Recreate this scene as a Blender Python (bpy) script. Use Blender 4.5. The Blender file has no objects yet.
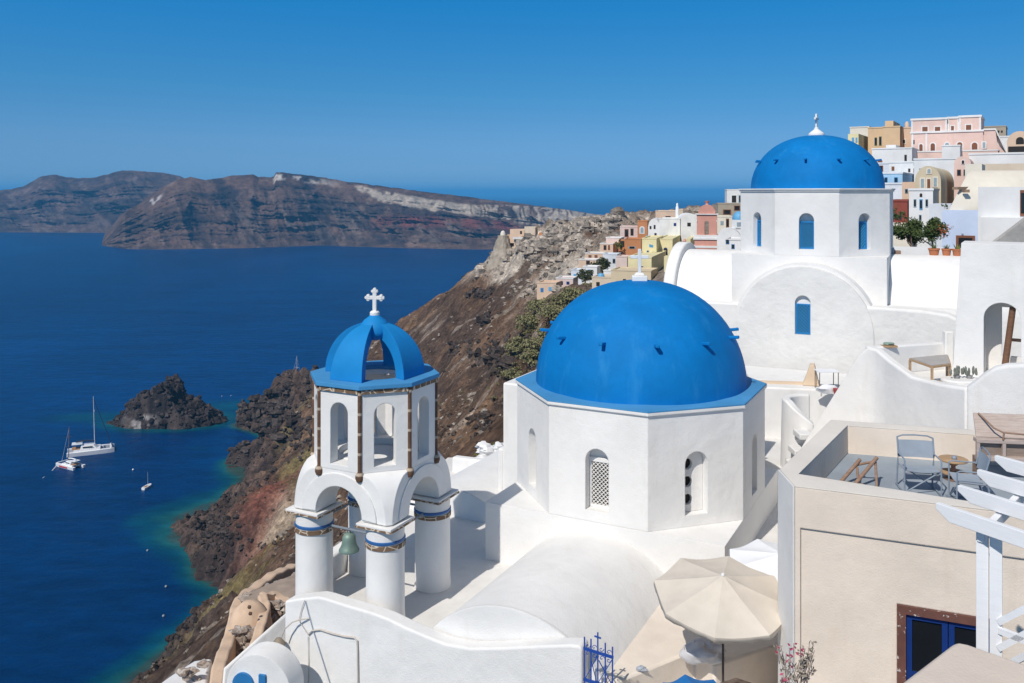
import bpy, bmesh, math, random
import numpy as np
from mathutils import Vector, Matrix
R = math.radians
sc = bpy.context.scene
COL = sc.collection
rng = random.Random(7)

# ------------------------------------------------------------------ camera, sky, sun, exposure
CAMZ, FP = 100.0, 874.0          # eye height above the sea (m), focal length in pixels
cam = bpy.data.cameras.new('camera'); cam_o = bpy.data.objects.new('camera', cam); COL.objects.link(cam_o)
cam_o.location = (0, 0, CAMZ); cam_o.rotation_euler = (R(90), 0, 0)
cam.sensor_width = 36; cam.lens = FP / 1024 * 36; cam.shift_y = -(341.5 - 193) / 1024
cam.clip_start = 0.1; cam.clip_end = 200000
sc.camera = cam_o

SUN_AZ, SUN_EL = 34.0, 46.5      # degrees to the left of straight behind the camera, elevation
sdir = Vector((-math.sin(R(SUN_AZ)) * math.cos(R(SUN_EL)), -math.cos(R(SUN_AZ)) * math.cos(R(SUN_EL)), math.sin(R(SUN_EL))))
sl = bpy.data.lights.new('sun', 'SUN'); sl.energy = 3.45; sl.angle = R(0.5); sl.color = (1, 0.94, 0.86)
so = bpy.data.objects.new('sun', sl); COL.objects.link(so); so.rotation_euler = sdir.to_track_quat('Z', 'Y').to_euler()
so.location = (-40, -60, 200)

wd = bpy.data.worlds.new('World'); sc.world = wd; wd.use_nodes = True
wn = wd.node_tree; bg = wn.nodes['Background']
sky = wn.nodes.new('ShaderNodeTexSky'); sky.sky_type = 'NISHITA'; sky.sun_disc = False
sky.sun_elevation = R(SUN_EL); sky.sun_rotation = R(180 + SUN_AZ)
sky.altitude = 300; sky.air_density = 1.0; sky.dust_density = 0.0; sky.ozone_density = 2.0
hs = wn.nodes.new('ShaderNodeHueSaturation'); hs.inputs['Saturation'].default_value = 1.0; hs.inputs['Value'].default_value = 1.0
# the clear, polarised sky: the sky texture is read a little higher up than the view so the blue begins at the horizon
tc = wn.nodes.new('ShaderNodeTexCoord'); mp = wn.nodes.new('ShaderNodeMapping'); mp.vector_type = 'POINT'
mp.inputs['Location'].default_value = (0, 0, 0.10); mp.inputs['Scale'].default_value = (1, 1, 1.9)
wn.links.new(tc.outputs['Generated'], mp.inputs['Vector'])
wn.links.new(mp.outputs['Vector'], sky.inputs['Vector'])
wn.links.new(sky.outputs['Color'], hs.inputs['Color'])
# the low sky opposite the sun, as a polarised lens and dry air show it: paler at the horizon, deep azure above; unseen upper sky tinted warm to make the fill light less blue
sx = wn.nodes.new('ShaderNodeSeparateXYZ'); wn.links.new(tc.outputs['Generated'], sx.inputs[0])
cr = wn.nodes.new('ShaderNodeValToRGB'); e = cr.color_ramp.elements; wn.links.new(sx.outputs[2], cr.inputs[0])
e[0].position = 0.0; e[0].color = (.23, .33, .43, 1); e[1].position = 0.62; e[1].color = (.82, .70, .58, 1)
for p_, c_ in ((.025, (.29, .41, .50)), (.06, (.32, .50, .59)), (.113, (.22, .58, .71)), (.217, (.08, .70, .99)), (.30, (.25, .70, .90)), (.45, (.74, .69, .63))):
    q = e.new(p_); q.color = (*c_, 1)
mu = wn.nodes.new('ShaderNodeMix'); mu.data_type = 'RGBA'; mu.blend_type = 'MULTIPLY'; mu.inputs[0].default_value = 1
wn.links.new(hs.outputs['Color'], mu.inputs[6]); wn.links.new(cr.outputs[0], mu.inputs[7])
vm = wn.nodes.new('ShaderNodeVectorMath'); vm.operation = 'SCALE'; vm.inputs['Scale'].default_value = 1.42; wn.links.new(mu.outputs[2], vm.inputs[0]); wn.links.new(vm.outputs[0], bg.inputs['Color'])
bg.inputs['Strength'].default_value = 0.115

vs = sc.view_settings
vs.view_transform = 'Standard'; vs.look = 'None'; vs.gamma = 1; vs.exposure = 0.21; vs.use_curve_mapping = False
sc.cycles.volume_bounces = 1; sc.cycles.max_bounces = 8; sc.cycles.diffuse_bounces = 4; sc.cycles.transparent_max_bounces = 8
sc.cycles.volume_max_steps = 16

# ------------------------------------------------------------------ small maths
def W(px, py, d): return Vector(((px - 512) * d / FP, d, CAMZ - (py - 193) * d / FP))
def ZR(z): return CAMZ + z
def _hash(ix, iy, s):
    h = (ix.astype(np.int64) * 374761393 + iy.astype(np.int64) * 668265263 + s * 974634777) & 0xffffffff
    h = ((h ^ (h >> 13)) * 1274126177) & 0xffffffff
    h = h ^ (h >> 16)
    return (h & 0xffff) / 65535.0
def vnoise(x, y, s=0):
    x = np.asarray(x, float); y = np.asarray(y, float)
    ix = np.floor(x); iy = np.floor(y); fx = x - ix; fy = y - iy
    fx = fx * fx * fx * (fx * (fx * 6 - 15) + 10); fy = fy * fy * fy * (fy * (fy * 6 - 15) + 10)
    a = _hash(ix, iy, s); b = _hash(ix + 1, iy, s); c = _hash(ix, iy + 1, s); d = _hash(ix + 1, iy + 1, s)
    return (a + (b - a) * fx + (c - a) * fy + (a - b - c + d) * fx * fy) * 2 - 1
def fbm(x, y, o=5, s=0, g=0.5):
    v = 0; a = 1; t = 0; c, sn = math.cos(0.6), math.sin(0.6)
    for k in range(o):
        v = v + a * vnoise(x, y, s + k * 17); t += a; a *= g
        x, y = (x * c - y * sn) * 2.03, (x * sn + y * c) * 2.03
    return v / t
def ridged(x, y, o=5, s=0):
    v = 0; a = 1; t = 0; c, sn = math.cos(0.6), math.sin(0.6)
    for k in range(o):
        v = v + a * (1 - np.abs(vnoise(x, y, s + k * 17)) * 2); t += a; a *= 0.5
        x, y = (x * c - y * sn) * 2.03, (x * sn + y * c) * 2.03
    return v / t
def sstep(a, b, x): t = np.clip((x - a) / (b - a), 0, 1); return t * t * (3 - 2 * t)

# ------------------------------------------------------------------ materials
MATS = {}
def newmat(name):
    m = bpy.data.materials.new(name); m.use_nodes = True; nt = m.node_tree
    return m, nt, nt.nodes['Principled BSDF']
def N(nt, t, **kw):
    n = nt.nodes.new(t)
    for k, v in kw.items():
        if k in n.inputs: n.inputs[k].default_value = v
        else: setattr(n, k, v)
    return n
def mixc(nt, fac, a, b, mode='MIX'):
    n = nt.nodes.new('ShaderNodeMix'); n.data_type = 'RGBA'; n.blend_type = mode
    for i, v in ((0, fac), (6, a), (7, b)):
        if hasattr(v, 'is_linked'): nt.links.new(v, n.inputs[i])
        elif i == 0: n.inputs[0].default_value = v
        else: n.inputs[i].default_value = (*v, 1)
    return n.outputs[2]
def ramp(nt, src, p0, p1):
    n = nt.nodes.new('ShaderNodeMapRange'); n.inputs[1].default_value = p0; n.inputs[2].default_value = p1
    nt.links.new(src, n.inputs[0]); return n.outputs[0]
def noise(nt, scale, detail=4, rough=0.55, vec=None):
    n = nt.nodes.new('ShaderNodeTexNoise'); n.inputs['Scale'].default_value = scale
    n.inputs['Detail'].default_value = detail; n.inputs['Roughness'].default_value = rough
    if vec is not None: nt.links.new(vec, n.inputs['Vector'])
    return n.outputs['Fac']
def geo_pos(nt): return nt.nodes.new('ShaderNodeNewGeometry').outputs['Position']

def plaster(name, col, var=0.05, bump=0.25, rough=0.85, stain=None, stain_amt=0.0, bevel=0.03, scale=1.0):
    """trowelled lime plaster: soft patchy tone, brush bump, rounded edges, optional rain stains"""
    if name in MATS: return MATS[name]
    m, nt, b = newmat(name); p = geo_pos(nt)
    n1 = noise(nt, 0.9 * scale, 5, 0.6, p); n2 = noise(nt, 5 * scale, 4, 0.6, p)
    dark = tuple(c * (1 - var * 2.2) for c in col); lite = tuple(min(1, c * (1 + var * 0.6)) for c in col)
    c = mixc(nt, ramp(nt, n1, 0.3, 0.7), dark, lite)
    c = mixc(nt, ramp(nt, n2, 0.55, 0.8), c, tuple(x * (1 - var * 1.5) for x in col))
    if stain:
        sx = nt.nodes.new('ShaderNodeMapping'); sx.inputs['Scale'].default_value = (1, 1, 0.22); nt.links.new(p, sx.inputs[0])
        n3 = noise(nt, 2.2 * scale, 6, 0.65, sx.outputs[0])
        f = nt.nodes.new('ShaderNodeMath'); f.operation = 'MULTIPLY'; f.inputs[1].default_value = stain_amt
        nt.links.new(ramp(nt, n3, 0.55, 0.75), f.inputs[0]); c = mixc(nt, f.outputs[0], c, stain)
    nt.links.new(c, b.inputs['Base Color'])
    b.inputs['Roughness'].default_value = rough; b.inputs['Specular IOR Level'].default_value = 0.15
    b0 = N(nt, 'ShaderNodeBump', Strength=min(1, bump * 1.3), Distance=0.05); nt.links.new(noise(nt, 1.6 * scale, 2, 0.5, p), b0.inputs['Height'])
    bp = N(nt, 'ShaderNodeBump', Strength=bump, Distance=0.02); nt.links.new(b0.outputs[0], bp.inputs['Normal'])
    h = nt.nodes.new('ShaderNodeMath'); h.operation = 'ADD'
    nt.links.new(noise(nt, 6 * scale, 3, 0.5, p), h.inputs[0]); nt.links.new(noise(nt, 40 * scale, 4, 0.6, p), h.inputs[1])
    nt.links.new(h.outputs[0], bp.inputs['Height'])
    if bevel:
        bv = nt.nodes.new('ShaderNodeBevel'); bv.samples = 4; bv.inputs['Radius'].default_value = bevel
        nt.links.new(bv.outputs[0], b0.inputs['Normal'])
    nt.links.new(bp.outputs[0], b.inputs['Normal'])
    MATS[name] = m; return m
def paint(name, col, rough=0.5, var=0.12, scale=3.0, bump=0.1, metal=0.0, spec=0.4):
    if name in MATS: return MATS[name]
    m, nt, b = newmat(name); p = geo_pos(nt)
    c = mixc(nt, ramp(nt, noise(nt, scale, 5, 0.6, p), 0.3, 0.72), tuple(x * (1 - var) for x in col), tuple(min(1, x * (1 + var * 0.7)) for x in col))
    nt.links.new(c, b.inputs['Base Color']); b.inputs['Roughness'].default_value = rough; b.inputs['Metallic'].default_value = metal
    b.inputs['Specular IOR Level'].default_value = spec
    if bump:
        bp = N(nt, 'ShaderNodeBump', Strength=bump, Distance=0.01); nt.links.new(noise(nt, 25, 4, 0.6, p), bp.inputs['Height'])
        nt.links.new(bp.outputs[0], b.inputs['Normal'])
    MATS[name] = m; return m
def wood(name, a, bcol, scale=1.0):
    if name in MATS: return MATS[name]
    m, nt, b = newmat(name); p = geo_pos(nt)
    mp = nt.nodes.new('ShaderNodeMapping'); mp.inputs['Scale'].default_value = (2 * scale, 2 * scale, 22 * scale); nt.links.new(p, mp.inputs[0])
    c = mixc(nt, ramp(nt, noise(nt, 2.0, 6, 0.65, mp.outputs[0]), 0.3, 0.7), a, bcol)
    nt.links.new(c, b.inputs['Base Color']); b.inputs['Roughness'].default_value = 0.75
    bp = N(nt, 'ShaderNodeBump', Strength=0.3, Distance=0.005); nt.links.new(noise(nt, 8, 5, 0.6, mp.outputs[0]), bp.inputs['Height']); nt.links.new(bp.outputs[0], b.inputs['Normal'])
    MATS[name] = m; return m
def stone(name, a, bcol, mortar, scale=6.0, zband=None):
    if name in MATS: return MATS[name]
    m, nt, b = newmat(name); p = geo_pos(nt)
    v = nt.nodes.new('ShaderNodeTexVoronoi'); v.inputs['Scale'].default_value = scale; nt.links.new(p, v.inputs['Vector'])
    c = mixc(nt, ramp(nt, noise(nt, 9, 5, 0.6, p), 0.3, 0.7), a, bcol)
    v2 = nt.nodes.new('ShaderNodeTexVoronoi'); v2.feature = 'DISTANCE_TO_EDGE'; v2.inputs['Scale'].default_value = scale; nt.links.new(p, v2.inputs['Vector'])
    if zband:
        sp = nt.nodes.new('ShaderNodeSeparateXYZ'); nt.links.new(p, sp.inputs[0])
        mo = nt.nodes.new('ShaderNodeMath'); mo.operation = 'PINGPONG'; mo.inputs[1].default_value = zband; nt.links.new(sp.outputs[2], mo.inputs[0])
        c = mixc(nt, ramp(nt, mo.outputs[0], 0.035, 0.02), c, mortar)
    else:
        c = mixc(nt, ramp(nt, v2.outputs[0], 0.06, 0.02), c, mortar)
    nt.links.new(c, b.inputs['Base Color']); b.inputs['Roughness'].default_value = 0.9
    bp = N(nt, 'ShaderNodeBump', Strength=0.6, Distance=0.02); nt.links.new(noise(nt, 14, 5, 0.6, p), bp.inputs['Height']); nt.links.new(bp.outputs[0], b.inputs['Normal'])
    MATS[name] = m; return m
def attr_rock(name, fine=1.2, amt=0.45, bump=0.6, dist=0.3, rough=0.95):
    """rock and soil whose own colour is stored on the mesh, broken up by fine grain"""
    m, nt, b = newmat(name); p = geo_pos(nt)
    a = nt.nodes.new('ShaderNodeAttribute'); a.attribute_name = 'col'
    n1 = noise(nt, fine, 8, 0.7, p); n2 = noise(nt, fine * 0.18, 5, 0.6, p)
    c = mixc(nt, amt, a.outputs['Color'], mixc(nt, ramp(nt, n1, 0.3, 0.7), (0.15, 0.15, 0.15), (1.0, 1.0, 1.0)), 'OVERLAY')
    c = mixc(nt, amt * 0.6, c, mixc(nt, ramp(nt, n2, 0.35, 0.65), (0.3, 0.3, 0.3), (0.72, 0.7, 0.68)), 'OVERLAY')
    nt.links.new(c, b.inputs['Base Color']); b.inputs['Roughness'].default_value = rough; b.inputs['Specular IOR Level'].default_value = 0.1
    bp = N(nt, 'ShaderNodeBump', Strength=bump, Distance=dist); nt.links.new(n1, bp.inputs['Height']); nt.links.new(bp.outputs[0], b.inputs['Normal'])
    return m
def foliage(name, a, bcol):
    if name in MATS: return MATS[name]
    m, nt, b = newmat(name); p = geo_pos(nt)
    c = mixc(nt, ramp(nt, noise(nt, 2.2, 5, 0.7, p), 0.3, 0.7), a, bcol)
    nt.links.new(c, b.inputs['Base Color']); b.inputs['Roughness'].default_value = 0.7; b.inputs['Specular IOR Level'].default_value = 0.2
    MATS[name] = m; return m

WHITE = plaster('white_lime_plaster', (0.785, 0.775, 0.755), 0.035, 0.4, stain=(0.64, 0.60, 0.54), stain_amt=0.36)
WHITE_ROUGH = plaster('rough_white_plaster', (0.785, 0.775, 0.75), 0.04, 0.7, stain=(0.62, 0.58, 0.52), stain_amt=0.25, bevel=0.05)
WHITE_FLOOR = plaster('white_floor', (0.74, 0.72, 0.69), 0.06, 0.3, stain=(0.55, 0.52, 0.48), stain_amt=0.45, bevel=0)
FAR_WHITE = plaster('white_far_plaster', (0.78, 0.78, 0.78), 0.05, 0.1, stain=(0.6, 0.56, 0.5), stain_amt=0.4, bevel=0, scale=0.5)
CREAM = plaster('cream_plaster', (0.76, 0.70, 0.60), 0.04, 0.3, stain=(0.6, 0.5, 0.4), stain_amt=0.3, bevel=0)
BEIGE = plaster('beige_plaster', (0.77, 0.67, 0.57), 0.05, 0.3, stain=(0.63, 0.52, 0.42), stain_amt=0.6)
BEIGE_LIGHT = plaster('pale_beige_plaster', (0.74, 0.69, 0.62), 0.04, 0.3)
BEIGE_FLOOR = plaster('beige_court_floor', (0.76, 0.68, 0.59), 0.06, 0.3, stain=(0.62, 0.53, 0.44), stain_amt=0.4, bevel=0)
OCHRE = plaster('ochre_plaster', (0.64, 0.47, 0.34), 0.07, 0.4, stain=(0.42, 0.3, 0.2), stain_amt=0.5, bevel=0.05)
BLUE_DOME = plaster('blue_dome_paint', (0.001, 0.18, 0.50), 0.08, 0.3, rough=0.7, stain=(0.03, 0.25, 0.56), stain_amt=0.5, bevel=0.02)
BLUE_RIM = plaster('light_blue_rim_paint', (0.07, 0.29, 0.56), 0.08, 0.25, rough=0.65, bevel=0.02)
BLUE_WOOD = paint('blue_window_paint', (0.015, 0.22, 0.54), 0.5)
BLUE_DEEP = paint('deep_blue_paint', (0.006, 0.032, 0.17), 0.45)
BLUE_IRON = paint('blue_iron_paint', (0.02, 0.07, 0.33), 0.45)
DARK = paint('dark_interior', (0.02, 0.018, 0.016), 0.8, bump=0)
GLASS = paint('dark_window_glass', (0.012, 0.014, 0.017), 0.08, bump=0, spec=0.6)
VOLC = stone('brown_volcanic_stone', (0.16, 0.085, 0.05), (0.09, 0.05, 0.032), (0.46, 0.37, 0.28), 5.0, zband=0.21)
VOLC_EDGE = stone('brown_stone_edge', (0.24, 0.15, 0.085), (0.13, 0.08, 0.05), (0.62, 0.53, 0.42), 4.5)
BRONZE = paint('green_bronze', (0.19, 0.27, 0.23), 0.55, 0.2, metal=0.3)
STEEL_BLUE = paint('blue_steel', (0.03, 0.12, 0.33), 0.45)
GREY_STEEL = paint('grey_steel', (0.2, 0.23, 0.27), 0.5)
LATTICE = paint('white_lattice_paint', (0.70, 0.68, 0.65), 0.6)
TERRA = paint('terracotta', (0.45, 0.16, 0.07), 0.8)

# ------------------------------------------------------------------ mesh builder
class MB:
    def __init__(s): s.v = []; s.f = []; s.M = None
    def add(s, vs, fs):
        o = len(s.v)
        if s.M is not None: vs = [s.M @ Vector(v) for v in vs]
        s.v.extend([tuple(v) for v in vs]); s.f.extend([tuple(i + o for i in f) for f in fs]); return s
    def box(s, x0, x1, y0, y1, z0, z1, M=None):
        vs = [(x0, y0, z0), (x1, y0, z0), (x1, y1, z0), (x0, y1, z0), (x0, y0, z1), (x1, y0, z1), (x1, y1, z1), (x0, y1, z1)]
        if M is not None: vs = [M @ Vector(v) for v in vs]
        return s.add(vs, [(0, 3, 2, 1), (4, 5, 6, 7), (0, 1, 5, 4), (1, 2, 6, 5), (2, 3, 7, 6), (3, 0, 4, 7)])
    def prism(s, poly, z0, z1, top=None):
        """poly: list of (x, y); z0/z1 numbers or per-vertex lists"""
        n = len(poly); top = top or poly
        z0 = z0 if isinstance(z0, (list, tuple)) else [z0] * n; z1 = z1 if isinstance(z1, (list, tuple)) else [z1] * n
        vs = [(p[0], p[1], z) for p, z in zip(poly, z0)] + [(p[0], p[1], z) for p, z in zip(top, z1)]
        fs = [tuple(range(n))[::-1], tuple(range(n, 2 * n))] + [(i, (i + 1) % n, n + (i + 1) % n, n + i) for i in range(n)]
        return s.add(vs, fs)
    def xz(s, poly, y0, y1):
        """profile in local x-z, extruded along y"""
        n = len(poly)
        vs = [(p[0], y0, p[1]) for p in poly] + [(p[0], y1, p[1]) for p in poly]
        return s.add(vs, [tuple(range(n)), tuple(range(n, 2 * n))[::-1]] + [(i, n + i, n + (i + 1) % n, (i + 1) % n) for i in range(n)])
    def ext(s, pts, vec):
        """closed polygon of 3-D points, extruded by a vector"""
        n = len(pts); vec = Vector(vec)
        vs = [tuple(Vector(p)) for p in pts] + [tuple(Vector(p) + vec) for p in pts]
        return s.add(vs, [tuple(range(n)), tuple(range(n, 2 * n))[::-1]] + [(i, n + i, n + (i + 1) % n, (i + 1) % n) for i in range(n)])
    def cyl(s, p0, p1, r0, r1=None, n=12):
        r1 = r0 if r1 is None else r1; p0 = Vector(p0); p1 = Vector(p1); q = (p1 - p0).to_track_quat('Z', 'Y')
        vs = []
        for p, r in ((p0, r0), (p1, r1)):
            for k in range(n):
                a = 2 * math.pi * k / n; vs.append(p + q @ Vector((r * math.cos(a), r * math.sin(a), 0)))
        return s.add(vs, [tuple(range(n))[::-1], tuple(range(n, 2 * n))] + [(i, (i + 1) % n, n + (i + 1) % n, n + i) for i in range(n)])
    def bar(s, p0, p1, w, h=None):
        h = h or w; p0 = Vector(p0); p1 = Vector(p1); q = (p1 - p0).to_track_quat('Z', 'Y'); vs = []
        for p in (p0, p1):
            for a, b in ((-1, -1), (1, -1), (1, 1), (-1, 1)): vs.append(p + q @ Vector((a * w / 2, b * h / 2, 0)))
        return s.add(vs, [(3, 2, 1, 0), (4, 5, 6, 7)] + [(i, (i + 1) % 4, 4 + (i + 1) % 4, 4 + i) for i in range(4)])
    def tube(s, pts, r, n=8):
        pts = [Vector(p) for p in pts]; m = len(pts); vs = []
        for i, p in enumerate(pts):
            t = (pts[min(i + 1, m - 1)] - pts[max(i - 1, 0)]).normalized(); q = t.to_track_quat('Z', 'Y')
            for k in range(n):
                a = 2 * math.pi * k / n; vs.append(p + q @ Vector((r * math.cos(a), r * math.sin(a), 0)))
        fs = [tuple(range(n))[::-1], tuple(range((m - 1) * n, m * n))]
        for i in range(m - 1):
            for k in range(n): fs.append((i * n + k, i * n + (k + 1) % n, (i + 1) * n + (k + 1) % n, (i + 1) * n + k))
        return s.add(vs, fs)
    def lathe(s, prof, n=32, c=(0, 0, 0), a0=0.0, rfun=None):
        """profile of (r, z); r==0 ends close to a point"""
        vs = []; rows = []
        for r, z in prof:
            if r <= 1e-6: rows.append([len(vs)]); vs.append((c[0], c[1], c[2] + z))
            else:
                row = []
                for k in range(n):
                    a = a0 + 2 * math.pi * k / n; rr = r * (rfun(a, z) if rfun else 1)
                    row.append(len(vs)); vs.append((c[0] + rr * math.cos(a), c[1] + rr * math.sin(a), c[2] + z))
                rows.append(row)
        fs = []
        for A, B in zip(rows, rows[1:]):
            if len(A) == 1 and len(B) == 1: continue
            for k in range(n):
                k2 = (k + 1) % n
                if len(A) == 1: fs.append((A[0], B[k2], B[k]))
                elif len(B) == 1: fs.append((A[k], A[k2], B[0]))
                else: fs.append((A[k], A[k2], B[k2], B[k]))
        if len(rows[0]) > 1: fs.append(tuple(rows[0])[::-1])
        if len(rows[-1]) > 1: fs.append(tuple(rows[-1]))
        return s.add(vs, fs)
    def blob(s, c, rx, ry, rz, seed=0, amp=0.2, n=10, m=7, M=None):
        g = random.Random(seed); ph = [g.uniform(0, 6.28) for _ in range(6)]; vs = []; fs = []
        for j in range(m + 1):
            th = math.pi * j / m
            for k in range(n):
                a = 2 * math.pi * k / n
                q = 1 + amp * (math.sin(2 * a + ph[0] + 2 * th) * .5 + math.sin(3 * a + ph[1] - th * 3) * .4 + math.sin(5 * th + ph[2] + a) * .35) * math.sin(th)
                v = Vector((c[0] + rx * q * math.sin(th) * math.cos(a), c[1] + ry * q * math.sin(th) * math.sin(a), c[2] + rz * q * math.cos(th)))
                vs.append(v)
        for j in range(m):
            for k in range(n): fs.append((j * n + k, (j + 1) * n + k, (j + 1) * n + (k + 1) % n, j * n + (k + 1) % n))
        return s.add(vs, fs)

WM = {}    # world matrix of each thing (and of its parts)
def mesh_from(mb, inv=None, sharp=35, recalc=True):
    me = bpy.data.meshes.new('mesh')
    vs = mb.v if inv is None else [tuple(inv @ Vector(v)) for v in mb.v]
    me.from_pydata(vs, [], mb.f); me.validate()
    if recalc:
        bm = bmesh.new(); bm.from_mesh(me); bmesh.ops.remove_doubles(bm, verts=bm.verts, dist=1e-5); bmesh.ops.recalc_face_normals(bm, faces=bm.faces); bm.to_mesh(me); bm.free()
    if sharp:
        me.polygons.foreach_set('use_smooth', [True] * len(me.polygons)); me.set_sharp_from_angle(angle=R(sharp))
    return me
def cut(mb, cutters, sharp=35):
    """boolean: mb minus every cutter, in the same space; returns a mesh"""
    def tmp(m):
        o = bpy.data.objects.new('tmp', mesh_from(m, sharp=None)); COL.objects.link(o); return o
    a = tmp(mb); cs = [tmp(c) for c in cutters]
    for c in cs:
        md = a.modifiers.new('cut', 'BOOLEAN'); md.operation = 'DIFFERENCE'; md.solver = 'EXACT'; md.object = c
    dg = bpy.context.evaluated_depsgraph_get(); dg.update()
    me = bpy.data.meshes.new_from_object(a.evaluated_get(dg))
    for o in [a] + cs: bpy.data.objects.remove(o, do_unlink=True)
    me.polygons.foreach_set('use_smooth', [True] * len(me.polygons)); me.set_sharp_from_angle(angle=R(sharp))
    return me
def tag(o, label=None, cat=None, group=None, kind=None):
    if label: o['label'] = label
    if cat: o['category'] = cat
    if group: o['group'] = group
    if kind: o['kind'] = kind
    return o
def thing(name, label, cat, loc=(0, 0, 0), rz=0.0, group=None):
    o = bpy.data.objects.new(name, None); COL.objects.link(o); o.empty_display_size = 0.3
    o.location = loc; o.rotation_euler = (0, 0, rz)
    WM[o.name] = Matrix.Translation(Vector(loc)) @ Matrix.Rotation(rz, 4, 'Z')
    return tag(o, label, cat, group)
def part(mb, name, mat, parent, world=False, bevel=None, seg=2, sharp=35, label=None):
    """one mesh under its thing; world=True when the builder holds world coordinates"""
    if isinstance(mb, MB): me = mesh_from(mb, WM[parent.name].inverted() if world else None, sharp)
    else: me = mb
    me.name = name; me.materials.append(mat)
    o = bpy.data.objects.new(name, me); COL.objects.link(o); o.parent = parent; WM[o.name] = WM[parent.name]
    if bevel:
        md = o.modifiers.new('bevel', 'BEVEL'); md.width = bevel; md.segments = seg; md.limit_method = 'ANGLE'; md.angle_limit = R(40)
    if label: o['label'] = label
    return o
def solo(mb, name, mat, label, cat, group=None, bevel=None, seg=2, sharp=35, kind=None):
    """a thing that is one mesh; origin at its base"""
    v = np.array(mb.v); loc = Vector(((v[:, 0].min() + v[:, 0].max()) / 2, (v[:, 1].min() + v[:, 1].max()) / 2, v[:, 2].min()))
    me = mesh_from(mb, Matrix.Translation(-loc), sharp); me.name = name; me.materials.append(mat)
    o = bpy.data.objects.new(name, me); COL.objects.link(o); o.location = loc; WM[o.name] = Matrix.Translation(loc)
    if bevel:
        md = o.modifiers.new('bevel', 'BEVEL'); md.width = bevel; md.segments = seg; md.limit_method = 'ANGLE'; md.angle_limit = R(40)
    return tag(o, label, cat, group, kind)
def arch(w, z0, zs, n=14, x=0.0, flat=1.0):
    """arched outline: width w, from z0 up to the springing zs, then a half circle"""
    p = [(x - w / 2, z0), (x + w / 2, z0)]
    for k in range(n + 1):
        a = math.pi * k / n; p.append((x + w / 2 * math.cos(a), zs + w / 2 * flat * math.sin(a)))
    return p
def rotm(a, loc=(0, 0, 0)): return Matrix.Translation(Vector(loc)) @ Matrix.Rotation(a, 4, 'Z')

class Face:
    """upright plane through world point O; yaw = direction it faces (degrees right of straight-at-camera)"""
    def __init__(s, O, yaw):
        s.O = Vector((O[0], O[1], 0)); a = R(yaw); s.yaw = yaw
        s.T = Vector((math.cos(a), math.sin(a), 0)); s.Nn = Vector((math.sin(a), -math.cos(a), 0))
    def hit(s, px, py):
        k = (px - 512) / FP; q = s.T.x - k * s.T.y
        u = (k * s.O.y - s.O.x) / q; d = s.O.y + s.T.y * u
        return u, CAMZ - (py - 193) * d / FP
    def pt(s, u, z, out=0.0): p = s.O + s.T * u + s.Nn * out; return Vector((p.x, p.y, z))
    def M(s): return Matrix.Translation(s.O) @ Matrix.Rotation(R(s.yaw), 4, 'Z')   # local x = T, -y = outwards, z = up

# ================================================================== TERRAIN, SEA, FAR CLIFFS
CTRL = [W(*p) for p in [
    (140,683,178.4),(170,655,189),(200,625,202),(222,592,219),(195,560,238),(181,535,255.6),(200,513,273),(240,476,309),(228,462,325),(200,447,344),(203,436,360),(225,425,377),
    (300,540,205),(290,480,262),(262,440,325),(278,381,385),(240,402,380),(310,402,350),(400,420,262),(450,400,215),(450,340,270),(430,304,320),(390,328,345),
    (480,300,285),(500,400,150),(480,460,110),(505,450,60),(472,272,318),(500,252,303),(520,241,303),(540,234,300),(560,229,297),(480,264,311),(545,298,156),(566,292,162),(582,286,169),(600,278,176),(620,272,184),(590,220,292),(640,219,285),(530,350,170),
    (640,292,105),(612,290,150),(585,300,165),(680,262,180),(720,254,150),(200,655,165),(250,560,190),(350,470,225),(235,520,235)]]
CTRL += [Vector(p) for p in [
    (-80,150,0),(-45,150,30),(-9,150,59),(15,150,82),(-86,100,0),(-90,60,0),(-92,20,0),(-60,100,28),(-30,100,52),(-34,60,50),(-40,20,48),
    (-16,62,68.5),(-22,60,63),(-12,50,74),(-8,36,82),(-3,30,87.5),(0,22,87.5),(5,22,87.5),(11,30,88),(13,38,88.5),(-5,19,86),(-9,17,82),(-3,14,84),(-10,8,80),(0,4,84),(10,10,84),(20,15,86),(9,20,86),
    (26,60,90),(22,45,89),(48,110,95),(62,130,101),(75,130,101),(32,55,90),(50,60,93),(55,200,95),(66,200,95),(50,170,93),(90,100,104),(80,60,100),(100,200,98),(40,28,89),(60,30,90),
    (20,350,70),(50,350,80),(-40,392,14),(-15,388,34),(10,400,30),(40,420,30),(100,420,40),(150,300,80),(150,420,20),(-105,440,-14),(-40,480,-14),(20,500,-14),(120,520,-14),(-60,420,-3),
    (-120,300,-14),(-125,360,-14),(-125,240,-14),(-110,180,-14),(-118,100,-16),(-120,30,-16),(-160,300,-30),(-160,180,-30),(-160,60,-30),(-150,420,-25),(-100,344,-5),(-118,270,-6),(-128,410,-16),(-200,500,-35),(-147,384,-14),(-175,384,-22),(-147,410,-16),(-147,355,-14),(-120,384,-9),(-112,330,-7),(-150,260,-26),(-150,220,-28),(-110,230,-12),(-120,330,-12),(0,600,-35),(200,600,-20)]]
_cp = np.array([(p.x, p.y) for p in CTRL]) / 100.0; _cz = np.array([p.z for p in CTRL])
def _k(r2): return 0.5 * r2 * np.log(r2 + 1e-9)
_n = len(_cp); _A = np.zeros((_n + 3, _n + 3))
_A[:_n, :_n] = _k(((_cp[:, None] - _cp[None]) ** 2).sum(-1)) + np.eye(_n) * 2e-4
_A[:_n, _n] = 1; _A[:_n, _n + 1:] = _cp; _A[_n, :_n] = 1; _A[_n + 1:, :_n] = _cp.T
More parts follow.
